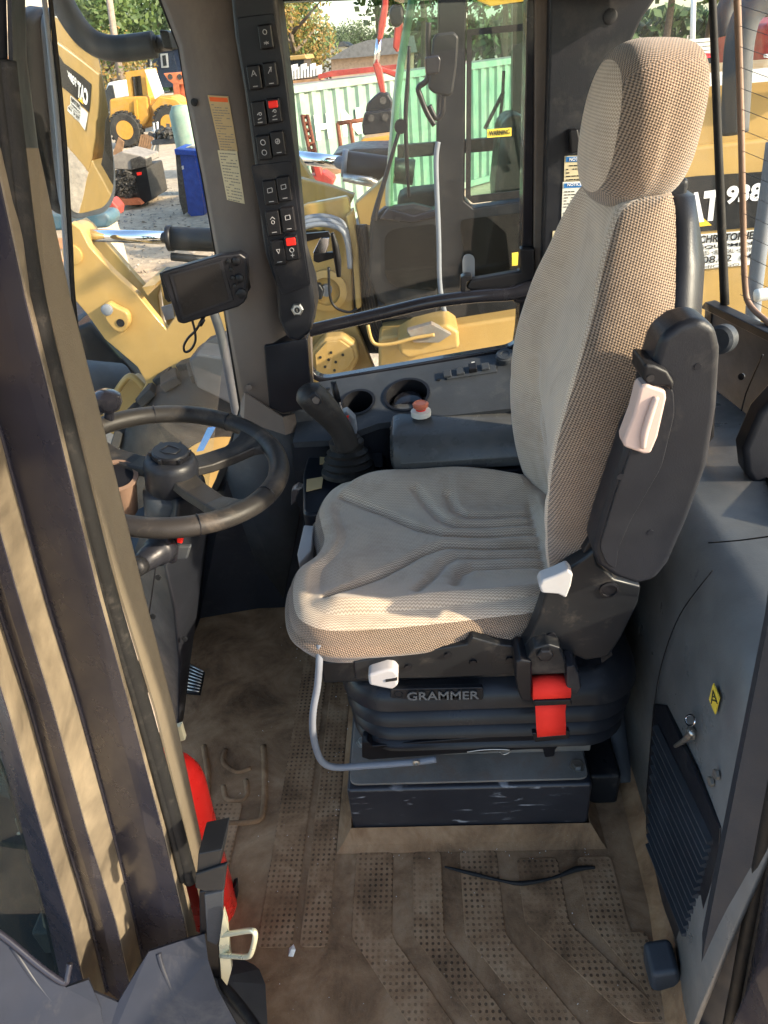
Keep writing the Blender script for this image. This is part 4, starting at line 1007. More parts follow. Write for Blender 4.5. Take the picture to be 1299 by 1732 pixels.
# seat belt reel and red belt
rl = pxprism('belt_reel', [(872, 1122), (880, 1116), (900, 1120), (900, 1186), (882, 1186), (876, 1170), (872, 1150)], .872, .06, 'black', seat, bevel=.004)
pxprism('reel_cover', [(958, 1128), (972, 1126), (980, 1140), (984, 1165), (978, 1176), (958, 1180)], .868, .06, 'cab_plastic', rl, bevel=.005)
pxprism('reel_bracket', [(892, 1112), (905, 1096), (928, 1090), (948, 1096), (958, 1122), (958, 1140), (892, 1142)], .878, .04, 'seat_metal', rl, bevel=.004)
lathe('reel_bolt', [(.014, 0), (.014, .006), (.011, .008), (.001, .008)], at(921, 1105, y=.878), 'black', rl, axis=(0, -1, 0), seg=6, smooth=False)
a, b = at(900, 1163, y=.885), at(962, 1160, y=.885)
link('belt_roll', join([tube_me([a, b], .0215, 28, 0)]), 'belt', rl, smooth=True)
rl.children[-1].modifiers.new('e', 'EDGE_SPLIT').split_angle = math.radians(40)
def beltrow(rows, nm, par): 
    return loft_px(nm, rows, 'belt', par, th=.002)
pxprism('belt_guide', [(903, 1186), (966, 1184), (968, 1192), (904, 1195)], .862, .03, 'black', rl, bevel=.002)
beltrow([[(905, 1188, .868), (958, 1186, .868)], [(906, 1205, .860), (956, 1203, .860)], [(907, 1228, .856), (957, 1226, .856)], [(909, 1251, .858), (957, 1247, .858)]], 'seat_belt', rl)
pxprism('belt_tongue', [(900, 1241), (908, 1240), (909, 1247), (956, 1243), (958, 1236), (964, 1238), (963, 1250), (905, 1256)], .856, .012, 'black', rl, bevel=.002)
# slide rail, wires, weight lever
sr = pxprism('slide_rail', [(612, 1256), (622, 1254), (630, 1262), (900, 1240), (945, 1246), (946, 1262), (940, 1268), (938, 1280), (922, 1282), (918, 1268), (900, 1268), (760, 1276), (625, 1286), (612, 1282)], .945, .03, 'black', seat, bevel=.003)
tube('release_wire', [at(a, b, y=.935) for a, b in [(790, 1272), (820, 1268), (858, 1268), (862, 1272), (852, 1276), (845, 1272)]], .0014, 'steel', sr, seg=6)
tube('slide_bar', [at(a, b, y=c) for a, b, c in [(541, 1090, .93), (540, 1120, .915), (537, 1160, .905), (530, 1200, .895), (529, 1235, .893), (536, 1270, .892), (547, 1290, .892), (570, 1298, .893), (620, 1295, .895), (690, 1290, .898), (738, 1284, .900)]], .0068, 'bar_grey', seat, seg=12)
lathe('bar_bolt', [(.007, 0), (.007, .003), (.004, .004), (.004, .001), (.001, .001)], at(704, 1289, y=.889), 'steel', seat, axis=(0, -1, 0), seg=12)
pxprism('data_plate', [(1016, 1112), (1032, 1096), (1036, 1108), (1018, 1122)], .93, .003, 'mach_grey', seat)
pxprism('buckle_post', [(785, 782), (822, 778), (836, 800), (828, 806)], 1.475, .02, 'black', seat, bevel=.003)
tube('buckle_edge', [at(a, b, y=1.474) for a, b in [(788, 789), (806, 783), (818, 777)]], .0022, 'red', seat, seg=6)
tube('far_strap', [at(a, b, y=1.46) for a, b in [(860, 810), (872, 785), (885, 765)]], .006, 'black', seat, seg=8)

for px, py in [(1100, 900), (1180, 620)]:
    lathe('screw', [(.0045, 0), (.0045, .0012), (.001, .0012)], at(px, py, y=.8652), 'panel', ar, axis=(0, -1, 0), seg=10)
# ---- pedestal
pdl = thing('seat_pedestal', 'scuffed navy steel box pedestal bolted to the floor under the seat', 'pedestal', (.05, 1.17, 0))
link('pedestal_box', prism_me([V((x, y, .0)) for x, y in [(bx0, by0), (bx1, by0), (bx1, by1), (bx0, by1)]], (0, 0, .158)), 'navy', pdl, bevel=.008, seg=3)
link('top_plate', prism_me(roundpoly([V((x, y, .1595)) for x, y in [(bx0 + .006, by0 + .010), (bx1 - .006, by0 + .010), (bx1 - .006, by1 - .01), (bx0 + .006, by1 - .01)]], .02), (0, 0, .006)), 'plate', pdl, bevel=.002)
for x, y in [(bx0 + .030, 1.03), (bx0 + .03, 1.22), (bx1 - .025, .955), (bx1 - .03, 1.30)]:
    lathe('bolt', [(.016, 0), (.016, .002), (.010, .002), (.010, .009), (.001, .009)], (x, y, .1655), 'steel', pdl, seg=6, smooth=False)
lathe('floor_bolt', [(.013, 0), (.013, .006), (.001, .006)], at(1005, 1303, y=1.12), 'steel', pdl, axis=(.3, -1, .6), seg=6, smooth=False)
bm1 = box('side_bracket', (.345, 1.15, .05), (.07, .35, .1), 'seat_metal', pdl, bevel=.01)

# ================================================================== STEERING
stc = thing('steering_column', 'dark steering column with three spoke wheel and spinner knob', 'steering wheel', (-.62, 1.15, 0))
wc = V((-.480, 1.142, .832)); wn = V((.20, -.02, 1)).normalized(); R_ = .200
wu = wn.cross(V((0, 1, 0))).normalized(); wv = wn.cross(wu)
def wp(r, deg, h=0): a = math.radians(deg); return wc + wu * math.cos(a) * r + wv * math.sin(a) * r + wn * h
whl = lathe('steering_wheel', [(.043, -.055), (.049, -.045), (.050, .0), (.046, .012), (.038, .018), (.036, .018), (.001, .018)], wc, 'cab_plastic', stc, axis=wn, seg=40)
NRr = 72; vs, fs = [], []
for i in range(NRr):
    dg = 360 * i / NRr; dent = 0
    for k in range(14):
        a = 2 * math.pi * k / 14; rr = .0178 * (1 + .10 * math.cos(2 * a)); vs.append(wp(R_ + rr * math.cos(a), dg, rr * math.sin(a) * 1.05))
for i in range(NRr):
    for k in range(14): fs.append((i * 14 + k, i * 14 + (k + 1) % 14, ((i + 1) % NRr) * 14 + (k + 1) % 14, ((i + 1) % NRr) * 14 + k))
link('rim', mesh('rim', vs, fs), 'black_soft', whl, smooth=True)
for dg in (20, 62, 118, 160, 250, 295):
    link('rim_seam', tube_me([wp(R_ + .0188 * math.cos(t), dg, .0188 * math.sin(t)) for t in [k * math.pi / 6 for k in range(12)]], .0011, 5, 0, closed=True), 'panel', whl)
# angle 0 is along wu; find image-wise directions
def spoke(deg, name='spoke'):
    pts = []
    for r, h, wd in [(.040, -.018, .018), (.075, -.022, .017), (.13, -.020, .016), (.165, -.010, .021), (.190, -.002, .034), (.200, .0, .044)]:
        c_ = wp(r, deg, h); t = (wp(r, deg + 90 if r == 0 else deg, h) - wc); side = wn.cross(wp(r, deg) - wc).normalized()
        th_ = .009
        pts.append([c_ - side * wd * 1.5 - wn * th_, c_ + side * wd * 1.5 - wn * th_, c_ + side * wd * 1.3 + wn * th_, c_ - side * wd * 1.3 + wn * th_])
    o = loft(name, pts, 'black_soft', whl, closed=True, caps=True, smooth=False); b = o.modifiers.new('b', 'BEVEL'); b.width = .003; b.segments = 2; b.limit_method = 'ANGLE'; return o
SPK = (225, 140, 345)
for d_ in SPK: spoke(d_)
cap = lathe('hub_cap', [(.034, .019), (.034, .027), (.031, .030), (.001, .030)], wc, 'black', whl, axis=wn, seg=36)
for k in range(6):
    d_ = k * 60 + 15; c_ = wp(.034, d_, .024); box('cap_tab', c_, (.006, .012, .008), 'black', whl, rot=Matrix.Rotation(0, 3, 'Z'), bevel=.001)
tube('emblem', [wp(r, t, .0305) for r, t in [(.018, -60), (.018, 20), (.014, 60), (.016, 140), (.018, 200), (.014, 240)]], .0012, 'cab_plastic', cap, seg=5, sm=0, closed=True)
kb = 322
lathe('spinner_knob', [(.010, .0), (.010, .02), (.022, .026), (.028, .04), (.026, .055), (.015, .062), (.001, .064)], wp(R_ - .004, kb, .010), 'gloss_black', whl, axis=wn, seg=24)
# column shroud
loft_px('column_shroud', [
    [(262, 815, 1.16), (262, 790, 1.19), (345, 800, 1.20), (352, 830, 1.14), (300, 850, 1.08)],
    [(246, 880, 1.15), (258, 850, 1.24), (348, 860, 1.24), (350, 905, 1.14), (295, 915, 1.06)],
    [(228, 930, 1.12), (238, 930, 1.26), (346, 930, 1.26), (342, 955, 1.12), (280, 960, 1.03)],
    [(232, 1000, 1.11), (238, 990, 1.26), (338, 1000, 1.25), (334, 1030, 1.10), (296, 1030, 1.02)],
    [(258, 1100, 1.10), (262, 1090, 1.25), (322, 1100, 1.24), (322, 1118, 1.10), (305, 1120, 1.04)],
    [(288, 1200, 1.12), (290, 1190, 1.25), (306, 1190, 1.24), (312, 1205, 1.12), (303, 1215, 1.08)],
    [(292, 1240, 1.13), (294, 1230, 1.24), (304, 1228, 1.22), (306, 1240, 1.13), (300, 1250, 1.10)]], 'cab_plastic', stc, closed=True, caps=True, smooth=False, bevel=.012)
link('column_neck', lathe_me([(.055, -.14), (.055, -.06), (.043, -.05), (.001, -.05)], wc, wn, 32), 'slate', stc, smooth=True)
pxprism('stalk_plate', [(262, 898), (304, 905), (298, 952), (290, 955), (250, 935), (255, 912)], 1.005, .02, 'gloss_black', stc, bevel=.003)
link('plate_marks', join([tube_me([at(a, b, y=1.003), at(c, d, y=1.003)], .0009, 5, 0) for a, b, c, d in [(245, 903, 252, 905), (256, 905, 262, 906), (266, 907, 272, 908), (277, 909, 283, 911)]]), 'white_ink', stc)
pxprism('red_switch', [(298, 899), (308, 901), (308, 920), (299, 919)], 1.0, .012, 'red', stc, bevel=.002)
pxprism('catch', [(298, 925), (323, 925), (316, 947), (300, 948), (293, 940)], 1.015, .012, 'slate', stc, bevel=.004)
a, b = at(276, 925, y=1.0), at(238, 955, y=.93)
tube('indicator_stalk', [a, a.lerp(b, .35), a.lerp(b, .36), a.lerp(b, .7), a.lerp(b, .72), b], [.028, .026, .021, .021, .019, .017], 'cab_plastic', stc, seg=18, sm=0)
tube('stalk_tip', [b, b + (b - a) * .28], [.017, .015], 'mach_grey', stc, seg=18, sm=0)
for px, py in [(268, 976), (259, 1042), (313, 1080)]:
    lathe('screw', [(.006, 0), (.006, .003), (.001, .003)], at(px, py, y=1.035), 'mach_grey', stc, axis=(-.2, -1, .1), seg=10)
tube('panel_seam', [at(a, b, y=1.02) for a, b in [(263, 960), (256, 1010), (249, 1060)]], .0014, 'black', stc, seg=5)
# pedal on the floor
pd_ = thing('floor_pedal', 'ribbed metal foot pedal on the floor beside the column foot', 'pedal', at(325, 1150, z=.02))
link('pedal_plate', prism_me([at(a, b, z=.06) for a, b in [(316, 1118), (346, 1135), (338, 1172), (312, 1170)]], (0, 0, -.012)), 'mach_grey', pd_, bevel=.003)
for k in range(8):
    a, b = at(315 - k * .4, 1122 + k * 6.2, z=.062), at(344 - k, 1136 + k * 4.8, z=.062); tube('rib', [a, b], .0025, 'steel', pd_, seg=6, sm=0)
# cup on the left ledge (seen past the wheel)
cp = thing('cup_holder', 'round brown rimmed cup holder left of the steering column', 'cup holder', at(200, 810, y=1.12))
lathe('cup_body', [(.025, -.10), (.034, -.0), (.038, .0), (.038, .004), (.030, .004), (.030, -.002), (.024, -.06), (.001, -.06)], at(198, 806, y=1.12), 'brown_tint', cp, axis=(.25, -.35, 1), seg=28)
lathe('cup_liner', [(.030, .0), (.024, -.055), (.001, -.056)], at(198, 806, y=1.12), 'black', cp, axis=(.25, -.35, 1), seg=28)
surf('front_ledge', [(205, 880, 1.20), (262, 850, 1.24), (262, 905, 1.16), (225, 960, 1.10), (200, 960, 1.10)], 'fender', fw, th=.01)

# ================================================================== CONTROLS ON THE RIGHT
jc = thing('joystick', 'black joystick with rubber boot on the console pod beside the cushion', 'joystick', at(580, 800, y=1.44))
pod = [at(a, b, z=.585) for a, b in [(512, 800), (520, 770), (548, 757), (640, 742), (655, 760), (640, 800), (560, 830), (546, 868), (512, 870)]]
link('pod', prism_me(roundpoly(pod, .02), (0, 0, -.14)), 'panel', jc, bevel=.008, seg=3)
link('pod_tray', prism_me([at(a, b, z=.588) for a, b in [(612, 748), (646, 744), (648, 790), (616, 792)]], (0, 0, .004)), 'slate', jc, bevel=.002)
link('pod_decal', prism_me([at(a, b, z=.587) for a, b in [(519, 812), (547, 807), (544, 826), (518, 832)]], (0, 0, .002)), 'tan_sticker', jc)
link('pod_decal', prism_me([at(a, b, z=.587) for a, b in [(541, 771), (549, 770), (549, 785), (541, 786)]], (0, 0, .002)), 'tan_sticker', jc)
jb = at(590, 800, z=.59); jt = at(585, 738, y=jb.y + .015); ax = (jt - jb).normalized()
hh = (jt - jb).length
prof = [(.066, 0), (.066, .010), (.057, .016), (.062, .024), (.052, .032), (.057, .040), (.046, .048), (.050, .056), (.040, .064), (.042, .082), (.033, .090), (.033, hh), (.022, hh + .006), (.001, hh + .006)]
lathe('rubber_boot', prof, jb, 'rubber', jc, axis=ax, seg=32)
gp = [at(588, 755, y=1.455), at(577, 728, y=1.45), at(560, 705, y=1.445), at(540, 683, y=1.44), at(522, 666, y=1.435), at(514, 656, y=1.432)]
tube('grip', gp, [.027, .027, .028, .032, .034, .031, .014], 'black_soft', jc, seg=20)
link('thumb_switch', prism_me(roundpoly([at(a, b, y=1.405) for a, b in [(521, 672), (530, 664), (541, 672), (545, 682), (536, 688), (526, 682)]], .005), (0, .012, 0)), 'cab_plastic', jc, bevel=.002)
link('thumb_button', prism_me(roundpoly([at(a, b, y=1.401) for a, b in [(527, 676), (533, 671), (541, 677), (538, 684), (531, 683)]], .003), (0, .008, 0)), 'taupe', jc, bevel=.001)
lv = thing('control_lever', 'thin chrome lever with black tip just behind the joystick', 'lever', at(585, 720, y=1.5))
tube('lever_rod', [at(584, 715, y=1.50), at(576, 690, y=1.50), at(571, 675, y=1.50)], .0042, 'chrome', lv, seg=10)
tube('lever_tip', [at(572, 679, y=1.50), at(568, 664, y=1.50), at(564, 646, y=1.50)], [.0075, .0078, .0068], 'black', lv, seg=14, sm=0)
pxprism('lever_base', [(577, 700), (586, 696), (600, 710), (604, 735), (590, 735)], 1.505, .03, 'bar_grey', lv, bevel=.003)
pxprism('red_lock', [(583, 706), (590, 704), (586, 722), (581, 722)], 1.498, .01, 'red', lv, bevel=.001)
bh = pxprism('adjusting_handle', [(493, 830), (504, 822), (512, 826), (506, 830), (499, 850), (492, 856)], 1.33, .02, 'navy', bevel=.003)
tag(bh, 'small dark blue adjusting handle at the left side of the joystick pod', 'handle')
# storage box with padded lid
sb = thing('console_box', 'dark storage box with glossy grey lid between seat and window', 'storage box', (.1, 1.58, .45))
bxp = [(-.085, 1.443), (.36, 1.443), (.36, 1.69), (-.075, 1.69)]
link('box_body', prism_me([V((x, y, .38)) for x, y in bxp], (0, 0, .225)), 'panel', sb, bevel=.012, seg=3)
lidr = [V((-.080, y, z + .066)) for y, z in [(1.438, .548), (1.430, .575), (1.443, .607), (1.475, .628), (1.60, .636), (1.675, .632), (1.69, .60), (1.69, .548)]]
lidR = [[p + V((.012 * 0, 0, 0)) for p in lidr]]
def lidrow(x, k): 
    c_ = V((0, 1.58, .645)); return [V((x, c_.y + (p.y - c_.y) * k, c_.z + (p.z - c_.z) * k)) for p in lidr]
loft('box_lid', [lidrow(-.090, .80), lidrow(-.082, .93), lidrow(-.064, 1.0), lidrow(.36, 1.0)], 'slate_gloss', sb, closed=True, caps=True, bevel=.004)
pb = thing('push_button', 'round faded red mushroom button on a white collar beside the cup holder', 'button', at(711, 695, y=1.60))
pa = at(712, 697, z=.714)
lathe('collar', [(.024, -.008), (.024, .004), (.012, .006), (.001, .006)], pa, 'whitish', pb, seg=24)
lathe('stem', [(.012, .004), (.012, .012), (.001, .012)], pa, 'red', pb, seg=24)
lathe('button_cap', [(.013, .010), (.018, .014), (.019, .022), (.015, .025), (.013, .023), (.001, .023)], pa, 'faded_red', pb, seg=24)
# grab rail and latch on the window
gl_ = thing('grab_rail', 'glossy black grab rail crossing the side window', 'rail', at(700, 520, y=1.70))
tube('rail', [at(a, b, y=c) for a, b, c in [(515, 562, 1.70), (540, 555, 1.70), (600, 541, 1.70), (660, 527, 1.695), (720, 513, 1.69), (770, 505, 1.685), (820, 500, 1.685), (862, 497, 1.69), (905, 484, 1.70)]], [.016, .0155, .015, .015, .015, .015, .0155, .016, .020], 'gloss_black', gl_, seg=16)
pxprism('rail_mount', [(868, 485), (912, 476), (914, 512), (868, 514)], 1.695, .04, 'gloss_black', gl_, bevel=.008, seg=3)
wl = thing('window_latch', 'black sliding window latch bar above the grab rail', 'latch', at(840, 480, y=1.73))
pxprism('latch_bar', [(795, 474), (880, 459), (880, 420), (905, 420), (905, 492), (796, 492), (788, 488)], 1.70, .03, 'black', wl, bevel=.006, seg=3)
pxprism('latch_grip', [(779, 470), (786, 466), (799, 466), (797, 474), (790, 476), (788, 494), (779, 494)], 1.695, .03, 'black', wl, bevel=.003)
pxprism('latch_plate', [(782, 440), (786, 431), (796, 430), (803, 436), (803, 470), (783, 470)], 1.74, .004, 'bar_grey', wl, rnd=.006)
wl2 = thing('window_stop', 'chrome clamp with black T handle hanging at the window edge by the switch panel', 'clamp', at(550, 420, y=1.74))
pxprism('clamp_arm', [(512, 396), (556, 392), (560, 400), (552, 404), (545, 402), (515, 410)], 1.725, .012, 'black', wl2, bevel=.002)
pxprism('clamp_body', [(529, 428), (540, 406), (546, 402), (557, 402), (556, 414), (550, 432), (536, 436)], 1.715, .016, 'chrome', wl2, bevel=.002)
pxprism('clamp_foot', [(530, 430), (563, 427), (565, 437), (538, 445), (530, 442)], 1.712, .016, 'black', wl2, bevel=.002)
tube('t_handle', [at(a, b, y=1.71) for a, b in [(562, 394), (567, 415), (571, 440), (573, 468)]], [.004, .008, .009, .005], 'black', wl2, seg=10)

# monitor
mo = thing('monitor', 'small black camera monitor with side buttons mounted on the front pillar', 'monitor', at(350, 485, y=1.5))
my = 1.46
def mp(px, py): # screen plane slightly turned towards the seat
    return at(px, py, y=my + (px - 340) * .00045)
def mprism(name, pts, d, th_, m, parent, **k):
    q = [mp(a, b) + V((0, -d, 0)) for a, b in pts]; return link(name, prism_me(q, (0, th_, 0)), m, parent, **k)
body = mprism('monitor_body', [(270, 462), (282, 458), (372, 432), (405, 428), (417, 436), (418, 470), (414, 512), (402, 520), (310, 549), (300, 546), (290, 515)], 0, .03, 'panel', mo, bevel=.005, seg=3)
mprism('bezel', [(286, 464), (376, 440), (396, 508), (309, 541)], .003, .006, 'cab_plastic', mo, bevel=.0015)
mprism('screen', [(294, 466), (371, 445), (388, 505), (312, 533)], .0042, .003, 'screen', mo)
for k, (px, py) in enumerate([(388, 441), (392, 455), (395, 469), (398, 483), (403, 496)]):
    lathe('monitor_button', [(.0045, 0), (.0045, .004), (.001, .005)], mp(px, py) + V((0, -.003, 0)), 'mach_grey', mo, axis=(0, -1, 0), seg=12)
for px, py, r in [(401, 441, .009), (406, 470, .009), (410, 495, .010)]:
    lathe('dial', [(r, 0), (r, .008), (r * .5, .010), (.001, .010)], mp(px, py) + V((0, -.001, 0)), 'black', mo, axis=(0, -1, 0), seg=16)
pxprism('monitor_shade', [(269, 462), (277, 462), (290, 510), (284, 512), (278, 505)], 1.45, .05, 'black', mo, bevel=.002)
link('bracket', box_me(at(385, 480, y=1.55), (.08, .09, .05)), 'black', mo, bevel=.004)
tube('monitor_cable', [at(a, b, y=1.47) for a, b in [(346, 535), (338, 548), (330, 560), (318, 572), (311, 585), (313, 595), (322, 592), (330, 578), (330, 562), (326, 545), (322, 530)]], .0027, 'black', mo, seg=8)
tube('cable_plug', [at(344, 540, y=1.466), at(338, 550, y=1.466)], .005, 'black', mo, seg=8, sm=0)

# fire extinguisher
fe = thing('fire_extinguisher', 'red fire extinguisher standing on the floor behind the front door pillar', 'fire extinguisher', at(385, 1560, y=.74))
e0, e1 = V((-.452, .755, .03)), V((-.452, .755, .53)); axx = (e1 - e0).normalized(); L_ = (e1 - e0).length
E0, E1 = at(363, 1552, y=.76), at(285, 1290, y=.76); axx = (E1 - E0).normalized(); L_ = (E1 - E0).length
rr = .052
lathe('cylinder', [(rr * .5, 0), (rr * .9, .006), (rr, .022), (rr, L_ - .07), (rr * .94, L_ - .045), (rr * .75, L_ - .02), (rr * .45, L_ - .003), (.018, L_), (.018, L_ + .02), (.001, L_ + .02)], E0, 'red', fe, axis=axx, seg=40)
lathe('base_ring', [(rr * .96, -.004), (rr * .96, .02), (rr * 1.01, .02), (rr * 1.01, -.004)], E0, 'black', fe, axis=axx, seg=32)
pxprism('seal_tag', [(296, 1232), (306, 1228), (313, 1252), (301, 1256)], .76, .01, 'cream', fe, bevel=.001)
pxprism('clamp_knob', [(392, 1502), (399, 1498), (401, 1520), (396, 1526)], .77, .02, 'black', fe, bevel=.003)
# ================================================================== OUTSIDE: the loader parked alongside
nb = thing('wheel_loader', 'yellow wheel loader with black cab parked right beside the window', 'wheel loader', (0, 4.2, gz))
NY = 3.70
def npp(name, pts, y, d, m, par=None, **k): return pxprism(name, pts, y, d, m, par or nb, **k)
# cab: near side frame pieces
cabf = npp('cab_frame', [(742, -60), (792, -60), (788, 60), (786, 340), (800, 352), (960, 330), (960, 600), (770, 600), (742, 560), (738, 300)], NY, .10, 'mach_grey', bevel=.01)
npp('cab_lower_panel', [(626, 372), (650, 352), (700, 346), (742, 356), (742, 566), (700, 545), (640, 512), (622, 470)], NY, .08, 'mach_grey', bevel=.02)
npp('lower_window', [(650, 402), (662, 388), (738, 378), (740, 492), (668, 486), (652, 470)], NY - .008, .01, 'glass_grey', rnd=.03)
npp('lower_window', [(778, 372), (950, 352), (950, 460), (790, 476)], NY - .012, .01, 'glass_grey', rnd=.03)
npp('door_window', [(792, -40), (950, -50), (950, 322), (800, 342), (788, 330)], NY + .03, .006, 'glass_green')
npp('window_rim', [(790, 50), (884, 40), (960, 36), (960, 46), (884, 52), (798, 60), (796, 332), (884, 322), (960, 312), (960, 322), (884, 334), (800, 344), (788, 334)], NY - .004, .02, 'rubber')
npp('front_glass', [(684, 0), (742, -30), (742, 356), (700, 362), (660, 352), (662, 240), (672, 110)], NY + .02, .006, 'glass_green')
tube('front_post', [at(a, b, y=NY + .05) for a, b in [(706, -40), (690, 40), (675, 130), (664, 240), (658, 330), (662, 362)]], [.020, .018, .018, .018, .02], 'leaf_tint', nb, seg=10)
npp('front_glass_foot', [(656, 352), (700, 364), (744, 352), (744, 366), (700, 378), (640, 372)], NY - .02, .1, 'gloss_black', bevel=.01)
# far side of the cab
npp('far_post', [(760, -60), (778, -60), (776, 330), (758, 330)], NY + 1.35, .08, 'mach_grey')
npp('far_rail', [(672, 246), (900, 228), (900, 250), (672, 268)], NY + 1.35, .06, 'mach_grey')
npp('far_post', [(868, -60), (884, -60), (884, 330), (866, 330)], NY + 1.35, .08, 'mach_grey')
rp0, rp1 = at(700, -30, y=NY), at(1000, -60, y=NY)
box('cab_roof', ((rp0.x + 1.6) / 2 + .1, NY + .62, 1.73), (2.0, 1.6, .16), 'yellow', nb, bevel=.05)
npp('roof_edge', [(808, 0), (884, -14), (960, -20), (960, -8), (884, 2), (830, 10)], NY - .05, .05, 'amber')
# seat and console inside that cab
npp('inner_seat', [(850, 200), (886, 190), (930, 260), (925, 420), (845, 420), (838, 320)], NY + .75, .4, 'mach_grey', bevel=.06, seg=3)
npp('inner_dash', [(672, 330), (760, 320), (800, 350), (800, 420), (672, 400)], NY + .9, .3, 'mach_grey', bevel=.05)
npp('cab_floor_box', [(628, 520), (960, 470), (960, 560), (628, 560)], NY + .12, 1.2, 'mach_grey')
# warning sticker and small marks on its window
wst = npp('warning_sticker', [(824, 219), (865, 216), (865, 230), (824, 233)], NY + .025, .003, 'sticker_yellow')
pxtext('warning_text', 'WARNING', (827, 230), (862, 227), 8.5, NY + .024, 'ink', wst, bold=.02)
npp('sticker', [(866, 428), (880, 426), (880, 448), (866, 450)], NY - .014, .003, 'sticker_yellow')
# wipers
tube('wiper_arm', [at(a, b, y=NY - .03) for a, b in [(632, 372), (640, 340), (655, 290), (668, 245), (678, 212)]], [.016, .012, .009, .009], 'black', nb, seg=8)
lathe('wiper_pivot', [(.03, 0), (.03, .04), (.001, .04)], at(678, 213, y=NY), 'black', nb, axis=(0, -1, 0), seg=14)
tube('wiper_blade', [at(a, b, y=NY - .03) for a, b in [(692, 78), (690, 130), (686, 200), (689, 290), (692, 334)]], [.006, .010, .010, .006], 'black', nb, seg=8)
tube('wiper_arm', [at(a, b, y=NY + 1.3) for a, b in [(820, 218), (834, 190), (852, 155)]], .012, 'black', nb, seg=6)
tube('wiper_blade', [at(a, b, y=NY + 1.3) for a, b in [(846, 200), (850, 160), (852, 120)]], .010, 'black', nb, seg=6)
# grab handle along its door edge
tube('door_rail', [at(a, b, y=NY - .08) for a, b in [(741, 240), (738, 262), (738, 300), (742, 400), (745, 490), (760, 560), (766, 590)]], .012, 'bar_grey', nb, seg=10)
npp('door_plate', [(783, 448), (787, 434), (797, 432), (803, 442), (803, 480), (784, 484)], NY - .03, .02, 'bar_grey', rnd=.01)
# its big black mirror
mr = npp('mirror_housing', [(732, 66), (738, 56), (768, 53), (776, 62), (773, 110), (766, 158), (758, 164), (734, 158), (724, 150), (728, 110)], NY - .42, .10, 'mach_grey', bevel=.03, seg=3)
npp('mirror_joint', [(718, 96), (742, 92), (746, 100), (744, 124), (720, 128)], NY - .50, .08, 'gloss_black', bevel=.01)
tube('mirror_arm', [at(a, b, y=NY - .40) for a, b in [(725, 38), (724, 70), (724, 130), (708, 148), (712, 165), (722, 190), (735, 212)]], .011, 'black', nb, seg=8)
tube('mirror_arm', [at(a, b, y=NY - .40) for a, b in [(750, 160), (748, 190), (738, 200), (726, 178)]], .010, 'black', nb, seg=8)
npp('work_lamp', [(656, 20), (664, 6), (682, 6), (684, 30), (676, 46), (662, 46)], NY - .1, .12, 'black', bevel=.02)
# body below cab: walkway, front tower, plates
npp('walkway', [(640, 572), (880, 534), (1000, 514), (1000, 700), (640, 700)], NY - .12, 1.3, 'yellow', bevel=.02)
npp('step_block', [(672, 578), (700, 562), (756, 548), (776, 560), (778, 590), (690, 608), (676, 600)], NY - .30, .25, 'yellow', bevel=.02)
npp('tray', [(688, 560), (730, 548), (764, 566), (742, 580), (700, 580)], NY - .33, .05, 'plate', bevel=.004)
tube('hose', [at(a, b, y=NY - .34) for a, b in [(622, 550), (632, 580), (660, 582), (700, 572), (735, 566)]], .009, 'yellow', nb, seg=8)
# dark gap between tower and cab
npp('hinge_block', [(590, 400), (625, 390), (640, 510), (690, 545), (690, 600), (600, 600)], NY + .28, .5, 'mach_grey', bevel=.02)
for k in range(5):
    tube('hydraulic_hose', [at(a + k * 5, b, y=NY + .20 - k * .03) for a, b in [(596, 380), (604, 440), (612, 500), (622, 550), (640, 590)]], .016, 'black', nb, seg=8)
# front tower: yellow plates
tw = npp('front_tower', [(505, 352), (520, 345), (558, 338), (588, 332), (592, 345), (598, 540), (640, 640), (640, 740), (470, 740), (480, 520)], NY + .15, .06, 'yellow', bevel=.012)
npp('tower_plate', [(500, 300), (562, 316), (600, 330), (586, 360), (508, 360)], NY + .55, .08, 'yellow', bevel=.01)
npp('tower_plate', [(600, 345), (640, 310), (660, 290), (668, 300), (655, 350), (630, 380), (612, 400)], NY + .45, .10, 'yellow', bevel=.01)
npp('tower_plate', [(497, 262), (506, 270), (545, 330), (535, 338), (505, 330)], NY + .8, .10, 'yellow', bevel=.01)
npp('tower_rib', [(584, 366), (596, 356), (606, 420), (612, 520), (602, 525), (596, 430)], NY + .10, .12, 'yellow', bevel=.01)
lathe('pin_boss', [(.11, 0), (.11, .03), (.075, .04), (.07, .02), (.001, .02)], at(553, 490, y=NY + .15), 'yellow', tw, axis=(0, -1, 0), seg=28)
lathe('pin', [(.03, 0), (.03, .05), (.001, .05)], at(553, 488, y=NY + .14), 'bar_grey', tw, axis=(0, -1, 0), seg=16)
ring_px2 = [(532, 600), (552, 578), (575, 576), (596, 590), (600, 605), (590, 622), (560, 640), (535, 638)]
pl_ = npp('bolted_plate', [(524, 598), (548, 572), (580, 568), (602, 584), (608, 606), (596, 630), (560, 652), (528, 650)], NY + .02, .10, 'yellow', bevel=.02, seg=3)
npp('plate_recess', ring_px2, NY + .008, .02, 'yellow', pl_, bevel=.006)
for px, py in [(542, 604), (560, 596), (568, 612), (550, 620), (580, 600), (566, 626), (556, 608)]:
    lathe('hole', [(.008, 0), (.008, .006), (.001, .006)], at(px, py, y=NY + .010), 'ink', pl_, axis=(0, -1, 0), seg=8)
for k in range(3):
    tube('curved_hose', [at(a, b + k * 7, y=NY + .10 - k * .02) for a, b in [(500, 378), (522, 368), (552, 366), (578, 376), (588, 400), (592, 440)]], .013, 'bar_grey', nb, seg=8)
